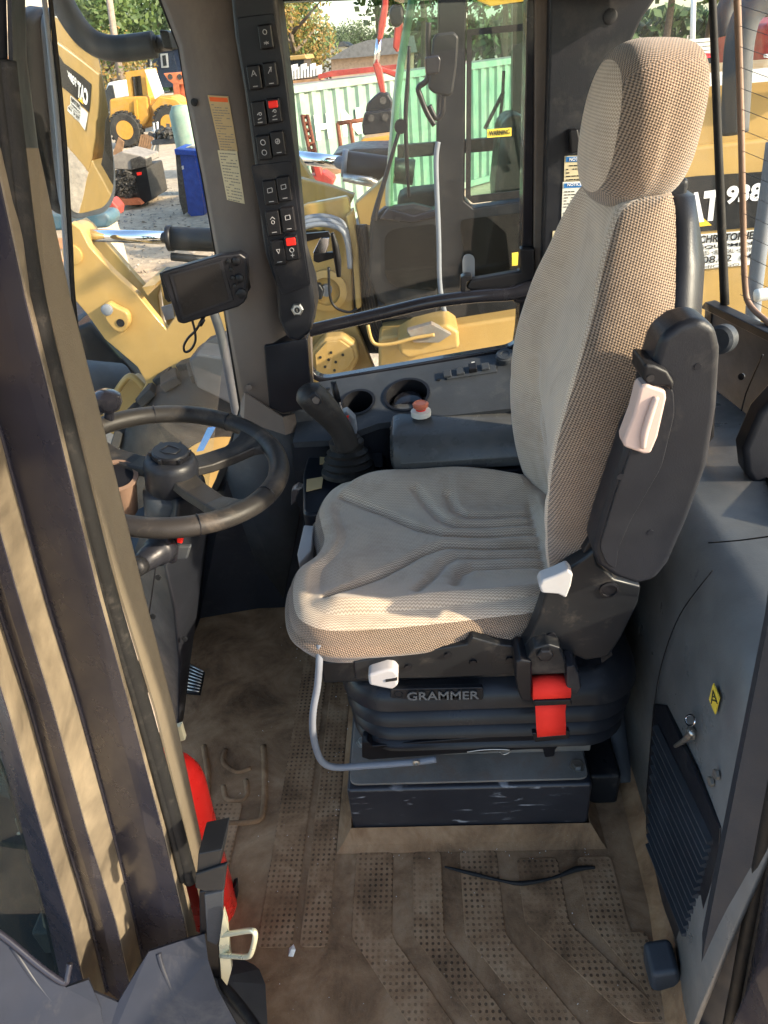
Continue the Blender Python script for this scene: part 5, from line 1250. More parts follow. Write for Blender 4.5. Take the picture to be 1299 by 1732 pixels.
tube('cable', [at(a, b, y=NY + .06) for a, b in [(556, 452), (558, 500), (568, 520), (590, 528), (604, 522)]], .008, 'black', nb, seg=6)
npp('connector', [(528, 484), (540, 480), (548, 492), (544, 508), (530, 506)], NY + .06, .05, 'mach_grey', bevel=.01)
npp('black_guard', [(506, 394), (548, 392), (550, 400), (510, 410)], NY + .1, .05, 'mach_grey', bevel=.005)
# lift arm in front
AY = 3.85
arm_px = [(111, 384), (120, 376), (136, 388), (152, 418), (190, 460), (232, 498), (262, 535), (281, 557), (300, 530), (325, 494), (345, 470), (352, 440), (470, 420), (480, 700), (240, 700), (238, 663), (247, 648), (232, 621), (177, 574), (147, 532), (118, 498)]
la = npp('lift_arm', arm_px, AY, .06, 'yellow', bevel=.008)
arm2 = [(128, 378), (140, 370), (152, 380), (245, 486), (256, 470), (275, 474), (268, 500), (275, 560), (240, 520), (150, 430)]
npp('lift_arm_far', arm2, AY + .45, .06, 'yellow', bevel=.008)
npp('arm_box', [(268, 470), (300, 462), (318, 500), (290, 560), (282, 558)], AY + .25, .20, 'yellow', bevel=.01)
bs = npp('boss', [(170, 520), (182, 510), (196, 520), (216, 528), (220, 548), (208, 566), (192, 560), (176, 540)], AY - .05, .05, 'yellow', la, bevel=.012, seg=3, rnd=.03)
lathe('arm_pin', [(.030, 0), (.030, .02), (.022, .025), (.001, .025)], at(182, 523, y=AY - .05), 'bar_grey', bs, axis=(0, -1, 0), seg=20)
lathe('pin_hole', [(.022, 0), (.022, .004), (.001, .004)], at(204, 546, y=AY - .051), 'mach_grey', bs, axis=(0, -1, 0), seg=20)
lathe('arm_pin', [(.05, 0), (.05, .02), (.02, .025), (.001, .025)], at(124, 430, y=AY), 'yellow', la, axis=(0, -1, 0), seg=20)
npp('arm_decal', [(272, 520), (290, 515), (294, 538), (280, 542)], AY + .2, .02, 'dirty_white')
npp('link_rib', [(240, 486), (262, 482), (250, 500)], AY - .01, .4, 'yellow')
# tilt cylinder
def cyl(name, a, b, r, m, par, seg=20): return tube(name, [a, b], r, m, par, seg=seg, sm=0)
ya = AY + .2
cyl('cylinder_rod', at(138, 397, y=ya), at(300, 403, y=ya), .034, 'chrome', nb)
cy_ = cyl('cylinder_barrel', at(286, 403, y=ya), at(470, 410, y=ya), .062, 'mach_grey', nb)
cyl('barrel_collar', at(284, 403, y=ya), at(292, 403, y=ya), .068, 'black', cy_)
cyl('pipe', at(290, 434, y=ya - .03), at(352, 440, y=ya - .03), .022, 'mach_grey', cy_)
lathe('rod_eye', [(.07, -.06), (.07, .06), (.001, .06)], at(137, 398, y=ya), 'yellow', nb, axis=(0, -1, 0), seg=20)
# bucket coupler beyond the arm
npp('coupler', [(112, 560), (150, 545), (200, 600), (235, 640), (240, 700), (100, 700)], AY + .7, .4, 'mach_grey', bevel=.03)
lathe('coupler_tube', [(.18, -.05), (.18, .5), (.15, .5), (.15, -.02), (.001, -.02)], at(190, 660, y=AY + .4), 'fender', nb, axis=(-.5, -.6, .35), seg=28)
npp('coupler_plate', [(168, 690), (200, 650), (226, 640), (244, 652), (226, 700), (200, 740), (160, 720)], AY + .2, .10, 'yellow', bevel=.01)
tube('coupler_rail', [at(a, b, y=AY + .1) for a, b in [(196, 664), (220, 636), (244, 655)]], .02, 'yellow', nb, seg=8)
npp('bucket_side', [(60, 540), (128, 540), (150, 560), (150, 700), (60, 720)], AY + 1.1, 1.2, 'slate', bevel=.02)
# front wheel
wx, wy, wz = at(345, 812, y=3.48).x, 3.48, -.82
tyc = V((-1.155, 3.52, -0.663))
TR, RR, TW = .70, .34, .50
prof = [(RR, .02), (RR + .03, -.0), (TR * .80, -.02), (TR * .93, .015), (TR * .985, .06), (TR, .12), (TR, TW - .12), (TR * .985, TW - .06), (TR * .93, TW - .015), (TR * .8, TW), (RR, TW - .02)]
wheel = lathe('tyre', prof, tyc, 'tyre', nb, axis=(0, 1, 0), seg=64)
for i in range(26):
    for s1 in (0, 1):
        a = 2 * math.pi * (i + .5 * s1) / 26
        c_ = tyc + V((math.sin(a) * (TR + .012), TW * (.27 if s1 else .73), math.cos(a) * (TR + .012)))
        Rm = Matrix.Rotation(a, 3, 'Y') @ Matrix.Rotation(.35 if s1 else -.35, 3, 'Z')
        link('tread_lug', box_me(c_, (.105, TW * .46, .05), Rm), 'tyre', wheel, bevel=.008, seg=1)
rim_ = lathe('rim', [(RR + .02, .0), (RR + .02, .03), (RR * .95, .05), (RR * .90, .03), (RR * .80, .06), (RR * .72, .10), (RR * .45, .14), (RR * .42, .10), (.001, .10)], tyc, 'yellow', nb, axis=(0, 1, 0), seg=48)
npp('fender', [(320, 607), (352, 575), (392, 560), (470, 560), (470, 700), (330, 640)], 3.55, .06, 'fender', bevel=.008)
npp('fender_side', [(318, 610), (332, 598), (470, 620), (470, 700), (400, 690), (332, 656)], 3.38, .18, 'fender', bevel=.015)
tube('front_handrail', [at(a, b, y=3.2) for a, b in [(358, 520), (372, 560), (386, 625), (398, 690), (402, 710)]], .022, 'fender', nb, seg=12)
npp('decal_strip', [(350, 726), (364, 724), (344, 762), (332, 764)], 3.2, .02, 'sticker_blue')
# hood at the rear with big lettering
HY = 3.80
hood = npp('hood', [(1040, 130), (1210, 128), (1520, 105), (1600, 560), (1040, 560)], HY, 1.2, 'yellow', bevel=.05, seg=4)
npp('hood_step', [(1040, 262), (1600, 200), (1600, 560), (1040, 570)], HY - .05, .06, 'yellow', bevel=.02)
pn = npp('name_panel', [(1110, 306), (1180, 298), (1450, 280), (1450, 372), (1180, 392), (1110, 398)], HY - .056, .008, 'mach_grey')
pxtext('maker_letters', 'CAT', (1126, 384), (1216, 372), 52, HY - .058, 'white_ink', pn, bold=.05)
npp('triangle_mark', [(1160, 386), (1182, 362), (1204, 381)], HY - .0595, .001, 'amber', pn)
pxtext('model_number', '938K', (1226, 346), (1318, 336), 30, HY - .058, 'white_ink', pn, bold=.04)
dl = npp('dealer_sign', [(1120, 402), (1180, 397), (1290, 388), (1290, 446), (1180, 456), (1120, 460)], HY - .058, .004, 'white')
pxtext('dealer_name', 'CHRISTOPHER', (1182, 412), (1284, 403), 13, HY - .060, 'ink', dl, bold=.03)
pxtext('dealer_line', 'EQUIPMENT', (1182, 423), (1284, 414), 7, HY - .060, 'ink', dl, bold=.02)
pxtext('dealer_line', 'SALES \u2022 RENTAL \u2022 SERVICE', (1176, 433), (1284, 424), 7.5, HY - .060, 'grey_ink', dl, bold=.01)
pxtext('dealer_phone', '708.42  648', (1176, 447), (1284, 438), 12, HY - .060, 'ink', dl, bold=.01)
pxtext('dealer_line', 'CHICAGO', (1178, 455), (1250, 450), 5.5, HY - .060, 'grey_ink', dl)
npp('rear_rail', [(1200, 124), (1440, 104), (1440, 126), (1200, 146)], HY - .12, .05, 'white')
tube('stack_pipe', [at(a, b, y=2.6) for a, b in [(1242, 225), (1246, 150), (1250, 80), (1262, 30), (1290, 0), (1330, -20)]], .042, 'fender', nb, seg=16)
tube('stack_pipe', [at(a, b, y=2.9) for a, b in [(1225, 60), (1226, 20), (1240, -10)]], .030, 'fender', nb, seg=14)
# own machine: handrail and strut at the back window, hood behind it
ow = thing('rear_handrail', 'pale grey tube rail slanting outside the rear window at the right edge', 'rail', at(1290, 450, y=2.2))
tube('rail_tube', [at(a, b, y=2.2) for a, b in [(1310, 240), (1298, 330), (1285, 420), (1276, 500), (1272, 560)]], .022, 'bar_grey', ow, seg=12)
tube('rail_bar', [at(a, b, y=2.1) for a, b in [(1278, 500), (1320, 494)]], .018, 'white', ow, seg=12)

# ---- rear view mirror of this cab, with its arm
mi_ = thing('side_mirror', 'large grey side mirror outside the windshield showing a yellow hood', 'mirror', at(130, 200, y=2.0))
MYD = 2.0
mcen = at(128, 190, y=MYD)
tgt = V((1.35, HY, .45)); d_in = (mcen - CAM).normalized(); d_out = (tgt - mcen).normalized(); mn = (d_out - d_in).normalized()
def onm(px, py, o=0.):
    r = at(px, py, y=3.) - CAM; return CAM + r * ((mcen - CAM).dot(mn) / r.dot(mn)) + mn * o
mface = [(82, 40), (92, 24), (120, 30), (148, 52), (160, 90), (176, 180), (189, 290), (189, 325), (176, 350), (130, 362), (115, 352), (106, 290), (96, 180)]
big = [(74, 30), (88, 14), (122, 20), (154, 44), (167, 88), (183, 178), (196, 290), (196, 334), (180, 360), (128, 372), (108, 360), (98, 290), (88, 180)]
hou = [(52, 60), (60, 30), (84, 16), (122, 20), (154, 44), (167, 88), (183, 178), (196, 290), (196, 334), (180, 360), (128, 372), (104, 350), (80, 270), (58, 180)]
link('mirror_frame', prism_me(roundpoly([onm(a, b, -.012) for a, b in big], .03), mn * .012), 'bar_grey', mi_, bevel=.003)
mo_ = roundpoly([onm(a, b, .002) for a, b in mface], .03); mc_ = sum(mo_, V()) / len(mo_); rad_ = max((p - mc_).length for p in mo_); mv = []
for k in range(13):
    for p in mo_: q = mc_ + (p - mc_) * (1 - k / 12.5); mv.append(q + mn * ((rad_ ** 2 - (q - mc_).length ** 2) / 4.4))
nm_ = len(mo_); mf = [(k * nm_ + i, k * nm_ + (i + 1) % nm_, (k + 1) * nm_ + (i + 1) % nm_, (k + 1) * nm_ + i) for k in range(12) for i in range(nm_)] + [tuple(range(12 * nm_, 13 * nm_))]
link('mirror_glass', mesh('mg', mv, mf), 'mirror', mi_, smooth=True)
link('mirror_shell', prism_me([onm(a, b, -.07) for a, b in hou], mn * .055), 'mach_grey', mi_, bevel=.02, seg=3)
ma = [at(a, b, y=1.9) for a, b in [(92, -40), (104, 0), (130, 45), (158, 72), (190, 82), (225, 80), (262, 75)]]
tube('mirror_arm', ma, .026, 'fender', mi_, seg=16)
tube('arm_end', [at(256, 76, y=1.9), at(276, 73, y=1.9), at(292, 70, y=1.8)], [.019, .016, .016], 'black', mi_, seg=12)
npp('arm_bracket', [(268, 50), (284, 52), (292, 84), (276, 82)], 1.75, .05, 'mach_grey', mi_, bevel=.004)
# windshield of this cab: side light, seam and front light
ws = thing('windshield', '', ''); del ws['label']; del ws['category']; struct(ws); ws.location = (-.9, 1.2, .8); bpy.context.view_layer.update()
S0 = [at(a, b, y=1.5) for a, b in [(66, -60), (75, 0), (98, 220), (110, 400), (122, 560), (168, 900)]]
tube('glass_seam', S0, [.0042, .0050, .0058, .0055, .005], 'bar_grey', ws, seg=6)
tube('glass_seam', [p + V((.009, .004, 0)) for p in S0], [.0035, .0045, .0055, .005, .005], 'rubber', ws, seg=6)
ZL = [1.62, 1.45, .9, .3]
def wcol(pts): return [V((x, y, z)) for (x, y), z in zip(pts, ZL)]
loft('front_pane', [wcol([(-.34, .70), (-.36, .70), (-.46, .70), (-.54, .70)]), wcol([(-.74, .84), (-.76, .84), (-.86, .84), (-.90, .84)]),
    wcol([(-.84, 1.12), (-.86, 1.12), (-.96, 1.12), (-1.0, 1.12)]), wcol([(-.80, 1.36), (-.82, 1.36), (-.92, 1.36), (-.95, 1.36)]),
    [at(66, -60, y=1.505), at(75, 0, y=1.505), at(118, 500, y=1.505), at(180, 1000, y=1.51)],
    [at(262, -60, y=1.66), at(275, 0, y=1.66), at(385, 540, y=1.64), at(350, 845, y=1.70)]], 'glass_front', ws, th=.004)
# ================================================================== YARD BEHIND
def gpt(px, py): return at(px, py, z=gz)
# far wheel loader
FY = 38.0
wl3 = thing('wheel_loader', 'distant orange yellow wheel loader with open engine cover across the yard', 'wheel loader', (gpt(240, 244).x, FY, gz))
def fp(name, pts, y, d, m, par=wl3, **k): return pxprism(name, pts, y, d, m, par, **k)
fp('rear_body', [(184, 168), (210, 164), (250, 162), (252, 200), (236, 222), (205, 216), (185, 208)], FY, 2.2, 'orange_yellow', bevel=.1)
fp('counterweight', [(180, 196), (194, 194), (194, 216), (182, 214)], FY + .2, 1.8, 'orange_yellow', bevel=.1)
cb = fp('cab', [(212, 122), (248, 116), (250, 124), (246, 126), (250, 162), (242, 164), (238, 128), (222, 130), (226, 164), (218, 166)], FY + .2, 1.5, 'orange_yellow')
fp('cab_window', [(220, 128), (240, 126), (243, 162), (224, 164)], FY + .4, .1, 'glass_grey', cb)
fp('cab_door', [(224, 130), (227, 130), (230, 163), (228, 163)], FY + .15, .1, 'junk', cb)
fp('open_cover', [(244, 118), (262, 116), (277, 158), (262, 168)], FY - .1, .1, 'white', bevel=.02)
fp('front_frame', [(246, 166), (290, 162), (310, 175), (312, 198), (285, 196), (262, 214), (240, 216), (236, 190)], FY + .4, 1.6, 'orange_yellow', bevel=.1)
fp('lift_arm', [(255, 180), (268, 164), (296, 168), (318, 188), (315, 196), (290, 186), (265, 200)], FY - .1, .3, 'orange_yellow', bevel=.04)
fp('ladder', [(226, 170), (231, 168), (234, 212), (229, 213)], FY - .1, .1, 'orange_yellow')
fp('bucket', [(300, 190), (320, 186), (325, 225), (305, 232)], FY + .2, 2.4, 'junk', bevel=.1)
for cx_, cy_, r in [(211, 220, .74), (286, 210, .74)]:
    c_ = at(cx_, cy_, y=FY - .3)
    ty = lathe('tyre', [(.35, 0), (r * .9, 0), (r, .12), (r, .5), (r * .9, .6), (.001, .6)], c_, 'tyre', wl3, axis=(0, 1, 0), seg=28)
    for k in range(22):
        a = k * 2 * math.pi / 22; link('tread_lug', box_me(c_ + V((math.sin(a) * r, .3, math.cos(a) * r)), (.12, .5, .12), Matrix.Rotation(a, 3, 'Y')), 'tyre', ty)
    lathe('rim', [(.40, -.02), (.40, .04), (.30, .10), (.14, .06), (.001, .04)], c_, 'orange_yellow', wl3, axis=(0, 1, 0), seg=24)
# pale van behind it
vn = thing('parked_van', 'small white and dark vehicle half hidden behind the distant loader', 'van', (gpt(195, 215).x, 44, gz))
fp('body', [(172, 172), (182, 140), (200, 136), (216, 160), (218, 196), (174, 200)], 44, 2, 'white', vn, bevel=.1)
fp('side_window', [(176, 158), (184, 144), (190, 144), (194, 164), (196, 186), (178, 190)], 43.9, .1, 'dark_window', vn)
for a in (186, 210): lathe('wheel', [(.35, 0), (.35, .25), (.001, .25)], at(a, 204, y=43.7), 'tyre', vn, axis=(0, 1, 0), seg=16)
# orange excavator pieces at the right of the loader
ex = thing('orange_excavator', 'faded orange red excavator arm with round holes behind the distant loader', 'excavator', (at(300, 160, y=46).x, 46, gz))
fp('boom', [(276, 124), (330, 120), (330, 142), (296, 144), (284, 136)], 46, .6, 'salmon', ex, bevel=.05)
fp('stick', [(292, 140), (302, 140), (306, 176), (296, 180)], 46, .5, 'salmon', ex, bevel=.04)
fp('stick', [(306, 138), (316, 138), (312, 200), (304, 200)], 46.2, .5, 'salmon', ex, bevel=.04)
fp('body', [(278, 176), (330, 170), (332, 214), (282, 216)], 46.6, 2.5, 'salmon', ex, bevel=.1)
for a in (288, 304, 318): lathe('hole', [(.14, 0), (.14, .03), (.001, .03)], at(a, 130, y=45.99), 'junk', ex, axis=(0, -1, 0), seg=14)
# navy house
hs = thing('navy_house', 'dark navy house with white framed windows beyond the yard', 'house', (at(280, 120, y=60).x, 60, gz))
fp('wall', [(238, 92), (262, 80), (330, 72), (332, 145), (240, 150)], 60, 8, 'house_blue', hs)
fp('roof', [(232, 94), (262, 74), (330, 64), (332, 74), (262, 84)], 59.6, 9, 'roof_grey', hs)
for a, b in [(278, 104), (250, 106)]:
    w_ = fp('window', [(a - 7, b - 13), (a + 5, b - 14), (a + 7, b + 10), (a - 5, b + 11)], 59.9, .15, 'white', hs)
    fp('pane', [(a - 4, b - 10), (a + 2, b - 11), (a + 4, b + 7), (a - 2, b + 8)], 59.85, .1, 'dark_window', w_)
fw2 = fp('grey_wall', [(160, 112), (240, 106), (244, 150), (160, 158)], 58, .3, 'concrete_grey', None); tag(fw2, 'long low grey wall in front of the left trees', 'wall')
# light pole
pl = tube('light_pole', [at(210, 162, y=50), at(196, 80, y=50), at(181, -30, y=50)], [.22, .20, .18], 'pole', seg=12, sm=0); tag(pl, 'tall grey wooden utility pole behind the distant yellow loader', 'pole')
# brick building at far left
bw = thing('brick_building', 'orange tan brick building wall at the left edge', 'building', (at(60, 300, y=14).x, 14, gz))
X0, X1 = -17., at(98, 330, y=11.5).x
bxm = link('wall', box_me(((X0 + X1) / 2, 12.5, 1.6), (X1 - X0, 2.0, 6.5)), 'mortar', bw)
mes = []; cnt = 0
brick_me = None
z = gz + .04; row = 0
bs0 = mesh('brick', *(lambda b: ([tuple(v.co) for v in b.vertices], [tuple(p.vertices) for p in b.polygons]))(box_me((0, 0, 0), (.40, .03, .16))))
bs0.materials.append(M['brick'])
stuffb = []
while z < 4.7:
    x = X1 - .22 - (.22 if row % 2 else 0)
    while x > X1 - 2.6:
        if cnt < 290 and .3 > 0:
            o = bpy.data.objects.new('brick', bs0); COL.objects.link(o); o.location = (x, 11.493, z + .08); o.parent = bxm; cnt += 1
        else: stuffb.append(box_me((x, 11.493, z + .08), (.40, .03, .16)))
        x -= .44
    z += .20; row += 1
if stuffb: link('brick_courses', join(stuffb), 'brick', bxm, kind='stuff')
# red ramp, blue beam, timber at its foot
rr_ = pxprism('red_ramp', [(64, 282), (82, 276), (100, 345), (78, 350)], 10, .5, 'red_machine', bevel=.02); tag(rr_, 'red painted steel ramp leaning by the brick building', 'ramp')
bb = pxprism('blue_beam', [(70, 362), (180, 360), (188, 372), (182, 386), (76, 392)], 9.0, .4, 'teal', bevel=.04); tag(bb, 'dusty blue steel beam lying on the gravel below the mirror', 'beam')
rb_ = pxprism('red_bracket', [(172, 350), (186, 336), (200, 352), (198, 366), (180, 368)], 10.5, .3, 'red_machine', bevel=.03); tag(rb_, 'small dark red bracket on the gravel beside the blue beam', 'bracket')
# grinder box trailer
tb = thing('scrap_container', 'black open topped scrap box with tan lid panel beside the mirror', 'scrap box', gpt(230, 345))
yb2 = gpt(225, 352).y
fp('box_body', [(188, 290), (245, 284), (256, 338), (234, 350), (190, 345)], yb2, 1.6, 'junk', tb, bevel=.05)
fp('side_panel', [(226, 288), (247, 282), (257, 336), (240, 348)], yb2 - .05, .06, 'mach_grey', tb)
fp('lid', [(186, 266), (206, 256), (246, 266), (248, 276), (222, 288), (188, 286)], yb2 - .1, 1.2, 'concrete_grey', tb, bevel=.03)
fp('dark_lid', [(220, 270), (236, 264), (247, 270), (248, 282), (222, 288)], yb2 - .14, .5, 'junk', tb, bevel=.02)
fp('red_light', [(231, 292), (239, 291), (239, 296), (232, 297)], yb2 - .07, .02, 'red', tb)
scr = []
for i in range(160):
    px, py = random.uniform(192, 224), random.uniform(290, 340)
    p = at(px, py, y=yb2 - random.uniform(.02, .18)); rot = Matrix.Rotation(random.uniform(0, 3), 3, V((random.random(), random.random(), random.random() + .1)).normalized())
    scr.append(box_me(p, (random.uniform(.05, .35), random.uniform(.02, .05), random.uniform(.02, .07)), rot))
link('scrap_pieces', join(scr), 'junk', tb, kind='stuff')
tl = pxprism('trailer_bed', [(192, 336), (232, 338), (240, 346), (196, 348)], yb2 - .3, .4, 'salmon'); tag(tl, 'faded pinkish plank under the black scrap box', 'plank')
# pallets leaning and bench
for i, (q_, y_) in enumerate([([(231, 262), (238, 228), (262, 226), (254, 272), (246, 276)], 26), ([(190, 262), (200, 232), (210, 240), (206, 262)], 27)]):
    p_ = thing('wooden_pallet', ['brown wooden pallet leaning beside the white ladder frame', 'brown timber boards stacked beyond the scrap box'][i], 'pallet', (at(*q_[0], y=y_).x, y_, gz))
    (a0, b0), (a1, b1) = q_[0], q_[1]
    for k in range(6):
        f = k / 6; g = (k + .8) / 6; L0, R0 = q_[0], q_[3]; L1, R1 = q_[1], q_[2]
        lerp = lambda p, r, t: (p[0] + (r[0] - p[0]) * t, p[1] + (r[1] - p[1]) * t)
        fp('board', [lerp(L0, R0, f), lerp(L0, R0, g), lerp(L1, R1, g), lerp(L1, R1, f)], y_, .05, 'wood', p_)
sf = thing('ladder_frame', 'white tubular ladder frame standing in front of the loader wheel', 'ladder', gpt(258, 262))
ysf = 25
for pts in [[(254, 262), (262, 236), (260, 208), (266, 206), (268, 232), (262, 262)], [(258, 222), (268, 220)], [(256, 242), (300, 236)]]:
    tube('frame_tube', [at(a, b, y=ysf) for a, b in pts], .035, 'white', sf, seg=8, sm=0)
bn = thing('work_bench', 'low steel bench piled with dark scrap next to the ladder frame', 'bench', gpt(285, 258))
fp('bench_top', [(256, 238), (310, 232), (308, 240), (258, 246)], 24.5, 1., 'slate', bn)
for a in (266, 300): fp('leg', [(a, 244), (a + 3, 244), (a + 2, 264), (a, 264)], 24.5, .05, 'steel', bn)
scr = []
for i in range(90):
    p = at(random.gauss(286, 10), random.uniform(219, 238), y=24.9 + random.uniform(-.3, .4)); rot = Matrix.Rotation(random.uniform(0, 3), 3, V((random.random(), random.random(), random.random() + .1)).normalized())
    scr.append(box_me(p, (random.uniform(.1, .5), random.uniform(.04, .1), random.uniform(.04, .12)), rot))
link('scrap_pieces', join(scr), 'junk', bn, kind='stuff')
# blue bin
yb3 = gpt(325, 366).y
bi = thing('blue_bin', 'blue plastic waste bin standing on the sandy yard', 'bin', gpt(325, 366))
fp('bin_body', [(299, 260), (345, 262), (345, 366), (324, 368), (314, 358)], yb3, .9, 'blue', bi, bevel=.04)
fp('dark_side', [(296, 258), (304, 262), (318, 358), (310, 364), (303, 340)], yb3 - .02, .5, 'junk', bi, bevel=.02)
fp('bin_rim', [(294, 252), (346, 256), (346, 266), (296, 262)], yb3 - .06, 1.0, 'blue', bi, bevel=.02)
fp('rubbish', [(306, 252), (322, 247), (345, 254), (345, 258), (308, 257)], yb3 + .3, .4, 'cream', bi, bevel=.04)
fp('bin_mark', [(307, 281), (310, 280), (311, 286), (308, 287)], yb3 - .01, .01, 'white', bi)
wp_ = thing('gas_bottle', 'tall pale green cylinder tank standing behind the blue bin', 'tank', (at(318, 250, y=22).x, 22, gz))
lathe('tank_body', [(.32, 0), (.32, 2.0), (.2, 2.2), (.001, 2.22)], (at(318, 250, y=22).x, 22, gz), 'cont_green', wp_, seg=20)
# container
ct = thing('shipping_container', 'faded mint green corrugated shipping container with white letters', 'container', (-2.4, 16, gz))
cz0, cz1 = gz + .12, .94
C0 = at(484, 150, z=cz1); C1 = at(884, 98, z=cz1); C1 = C0 + (C1 - C0).normalized() * 12.2; C0 = C0 - (C1 - C0).normalized() * .6
cd = (C1 - C0); Lc = cd.length; cd.normalize(); cn = V((cd.y, -cd.x, 0))
if cn.y > 0: cn = -cn
pts = []; nC = 42; pw = Lc / nC
for i in range(nC):
    b_ = C0 + cd * (i * pw)
    for f, dd in ((0, .0), (.28, .0), (.42, .055), (.78, .055), (.92, 0)): pts.append(b_ + cd * (f * pw) + cn * (-dd))
lo_r = [V((p.x, p.y, cz0)) for p in pts]; hi_r = [V((p.x, p.y, cz1 - .1)) for p in pts]
loft('side_wall', [lo_r, hi_r], 'cont_green', ct, smooth=False, th=.004)
def cbox(name, a, b, t, h, m, zc, off_=.01):
    p, q = C0 + cd * a, C0 + cd * b; q0 = [p + cn * off_, q + cn * off_, q - cn * t, p - cn * t]
    return link(name, prism_me([V((v.x, v.y, zc - h / 2)) for v in q0], (0, 0, h)), m, ct)
cbox('top_rail', 0, Lc, .10, .12, 'cont_green', cz1 - .03, .03); cbox('bottom_rail', 0, Lc, .1, .14, 'cont_green', cz0, .03)
cbox('roof', 0, Lc, 2.4, .04, 'concrete_grey', cz1 - .04, -.1); cbox('corner_post', -.02, .14, .14, cz1 - cz0, 'cont_green', (cz0 + cz1) / 2, .03)
ux_ = cd
for ch, px0, px1, pt, pb in [('H', 535, 562, 194, 238), ('N', 580, 612, 186, 232)]:
    r = at(px0, pb, y=20) - CAM; t = (C0 - CAM).dot(cn) / r.dot(cn); A_ = CAM + r * t
    r = at(px1, pb - 5, y=20) - CAM; B_ = CAM + r * ((C0 - CAM).dot(cn) / r.dot(cn)); r = at(px0, pt, y=20) - CAM; T_ = CAM + r * ((C0 - CAM).dot(cn) / r.dot(cn))
    text('letter', ch, V((A_.x, A_.y, A_.z)) + cn * .008, cd, V((0, 0, 1)), abs(T_.z - A_.z), 'white', ct, depth=.004, fit=(B_ - A_).length, bold=.04)
# things on and in front of the container
rbm = thing('red_beam', 'long red steel beam laid along the container roof', 'beam', at(600, 125, y=18.5))
fp('beam', [(538, 126), (560, 120), (680, 108), (680, 116), (560, 130), (538, 134)], 18.4, .3, 'red_machine', rbm)
wpal = thing('pallet_stack', 'white plastic crates stacked on the container roof', 'crate stack', at(505, 125, y=18.6))
for k in range(11):
    a = 482 + k * 5.3; fp('white_slat', [(a, 136 - k * .8), (a + 3.6, 136 - k * .8), (a + 3.2, 118 - (k % 3) * 4 - k * .3), (a, 119 - (k % 3) * 4 - k * .3)], 18.5, .8, 'white', wpal)
fp('timber_base', [(480, 138), (540, 132), (540, 138), (480, 144)], 18.4, 1.2, 'wood', wpal)
yc_ = thing('yellow_cab', 'yellow roofed dark machine cab showing above the container', 'cab', (at(498, 120, y=24).x, 24, gz))
fp('roof', [(474, 96), (516, 92), (520, 100), (476, 104)], 24, 2, 'yellow', yc_, bevel=.03)
fp('cab_body', [(478, 104), (514, 100), (516, 160), (478, 170)], 24.1, 1.8, 'dark_window', yc_)
for a in (478, 496, 512): fp('post', [(a, 103), (a + 2, 103), (a + 2, 150), (a, 150)], 24.0, .08, 'mach_grey', yc_)
# tan house behind
th_ = thing('tan_house', 'tan house with grey hip roof behind the container', 'house', (at(600, 110, y=42).x, 42, gz))
fp('wall', [(560, 100), (640, 90), (700, 84), (700, 150), (562, 160)], 42, 8, 'house_tan', th_)
fp('roof', [(554, 101), (596, 76), (622, 68), (700, 60), (706, 88), (640, 94)], 41.5, 9, 'roof_grey', th_)
wh_ = thing('white_house', 'small white gable behind the tan house', 'house', (at(560, 95, y=60).x, 60, gz))
fp('wall', [(544, 84), (566, 76), (588, 80), (588, 140), (544, 140)], 60, 6, 'whitish', wh_)
fp('roof', [(540, 86), (552, 76), (578, 70), (592, 78), (566, 80)], 59.7, 7, 'roof_grey', wh_)
# red excavator arm with black bucket
re = thing('red_excavator', 'red excavator arm with chrome ram and hanging black bucket', 'excavator', (at(640, 230, y=13).x, 13, gz))
RY = 13.
fp('arm', [(650, -60), (656, -60), (656, 10), (652, 40), (646, 66), (638, 68), (640, 40), (646, 10)], RY, .25, 'red_machine', re, bevel=.02)
cyl('ram', at(641, 66, y=RY + .1), at(636, 112, y=RY + .1), .045, 'chrome', re)
fp('link', [(630, 108), (640, 106), (646, 116), (652, 158), (644, 160), (634, 122)], RY, .2, 'red_machine', re, bevel=.02)
fp('link', [(640, 112), (672, 122), (670, 132), (640, 120)], RY + .2, .2, 'red_machine', re, bevel=.02)
fp('arm', [(668, 40), (680, 30), (686, 60), (672, 90), (664, 80)], RY + .5, .3, 'red_machine', re, bevel=.03)
fp('bucket_hanger', [(632, 164), (642, 156), (656, 158), (664, 172), (662, 188), (618, 190), (620, 176)], RY - .1, .4, 'mach_grey', re, bevel=.03)
fp('bucket', [(616, 190), (662, 184), (668, 200), (664, 226), (614, 230), (612, 212)], RY - .3, .9, 'mach_grey', re, bevel=.04)
for k in range(5): fp('tooth', [(618 + k * 9.5, 228), (624 + k * 9.5, 227), (622 + k * 9.5, 233)], RY - .32, .1, 'junk', re)
for a, b in [(628, 200), (652, 198), (648, 170)]: lathe('pin', [(.05, 0), (.05, .03), (.001, .03)], at(a, b, y=RY - .3), 'junk', re, axis=(0, -1, 0), seg=12)
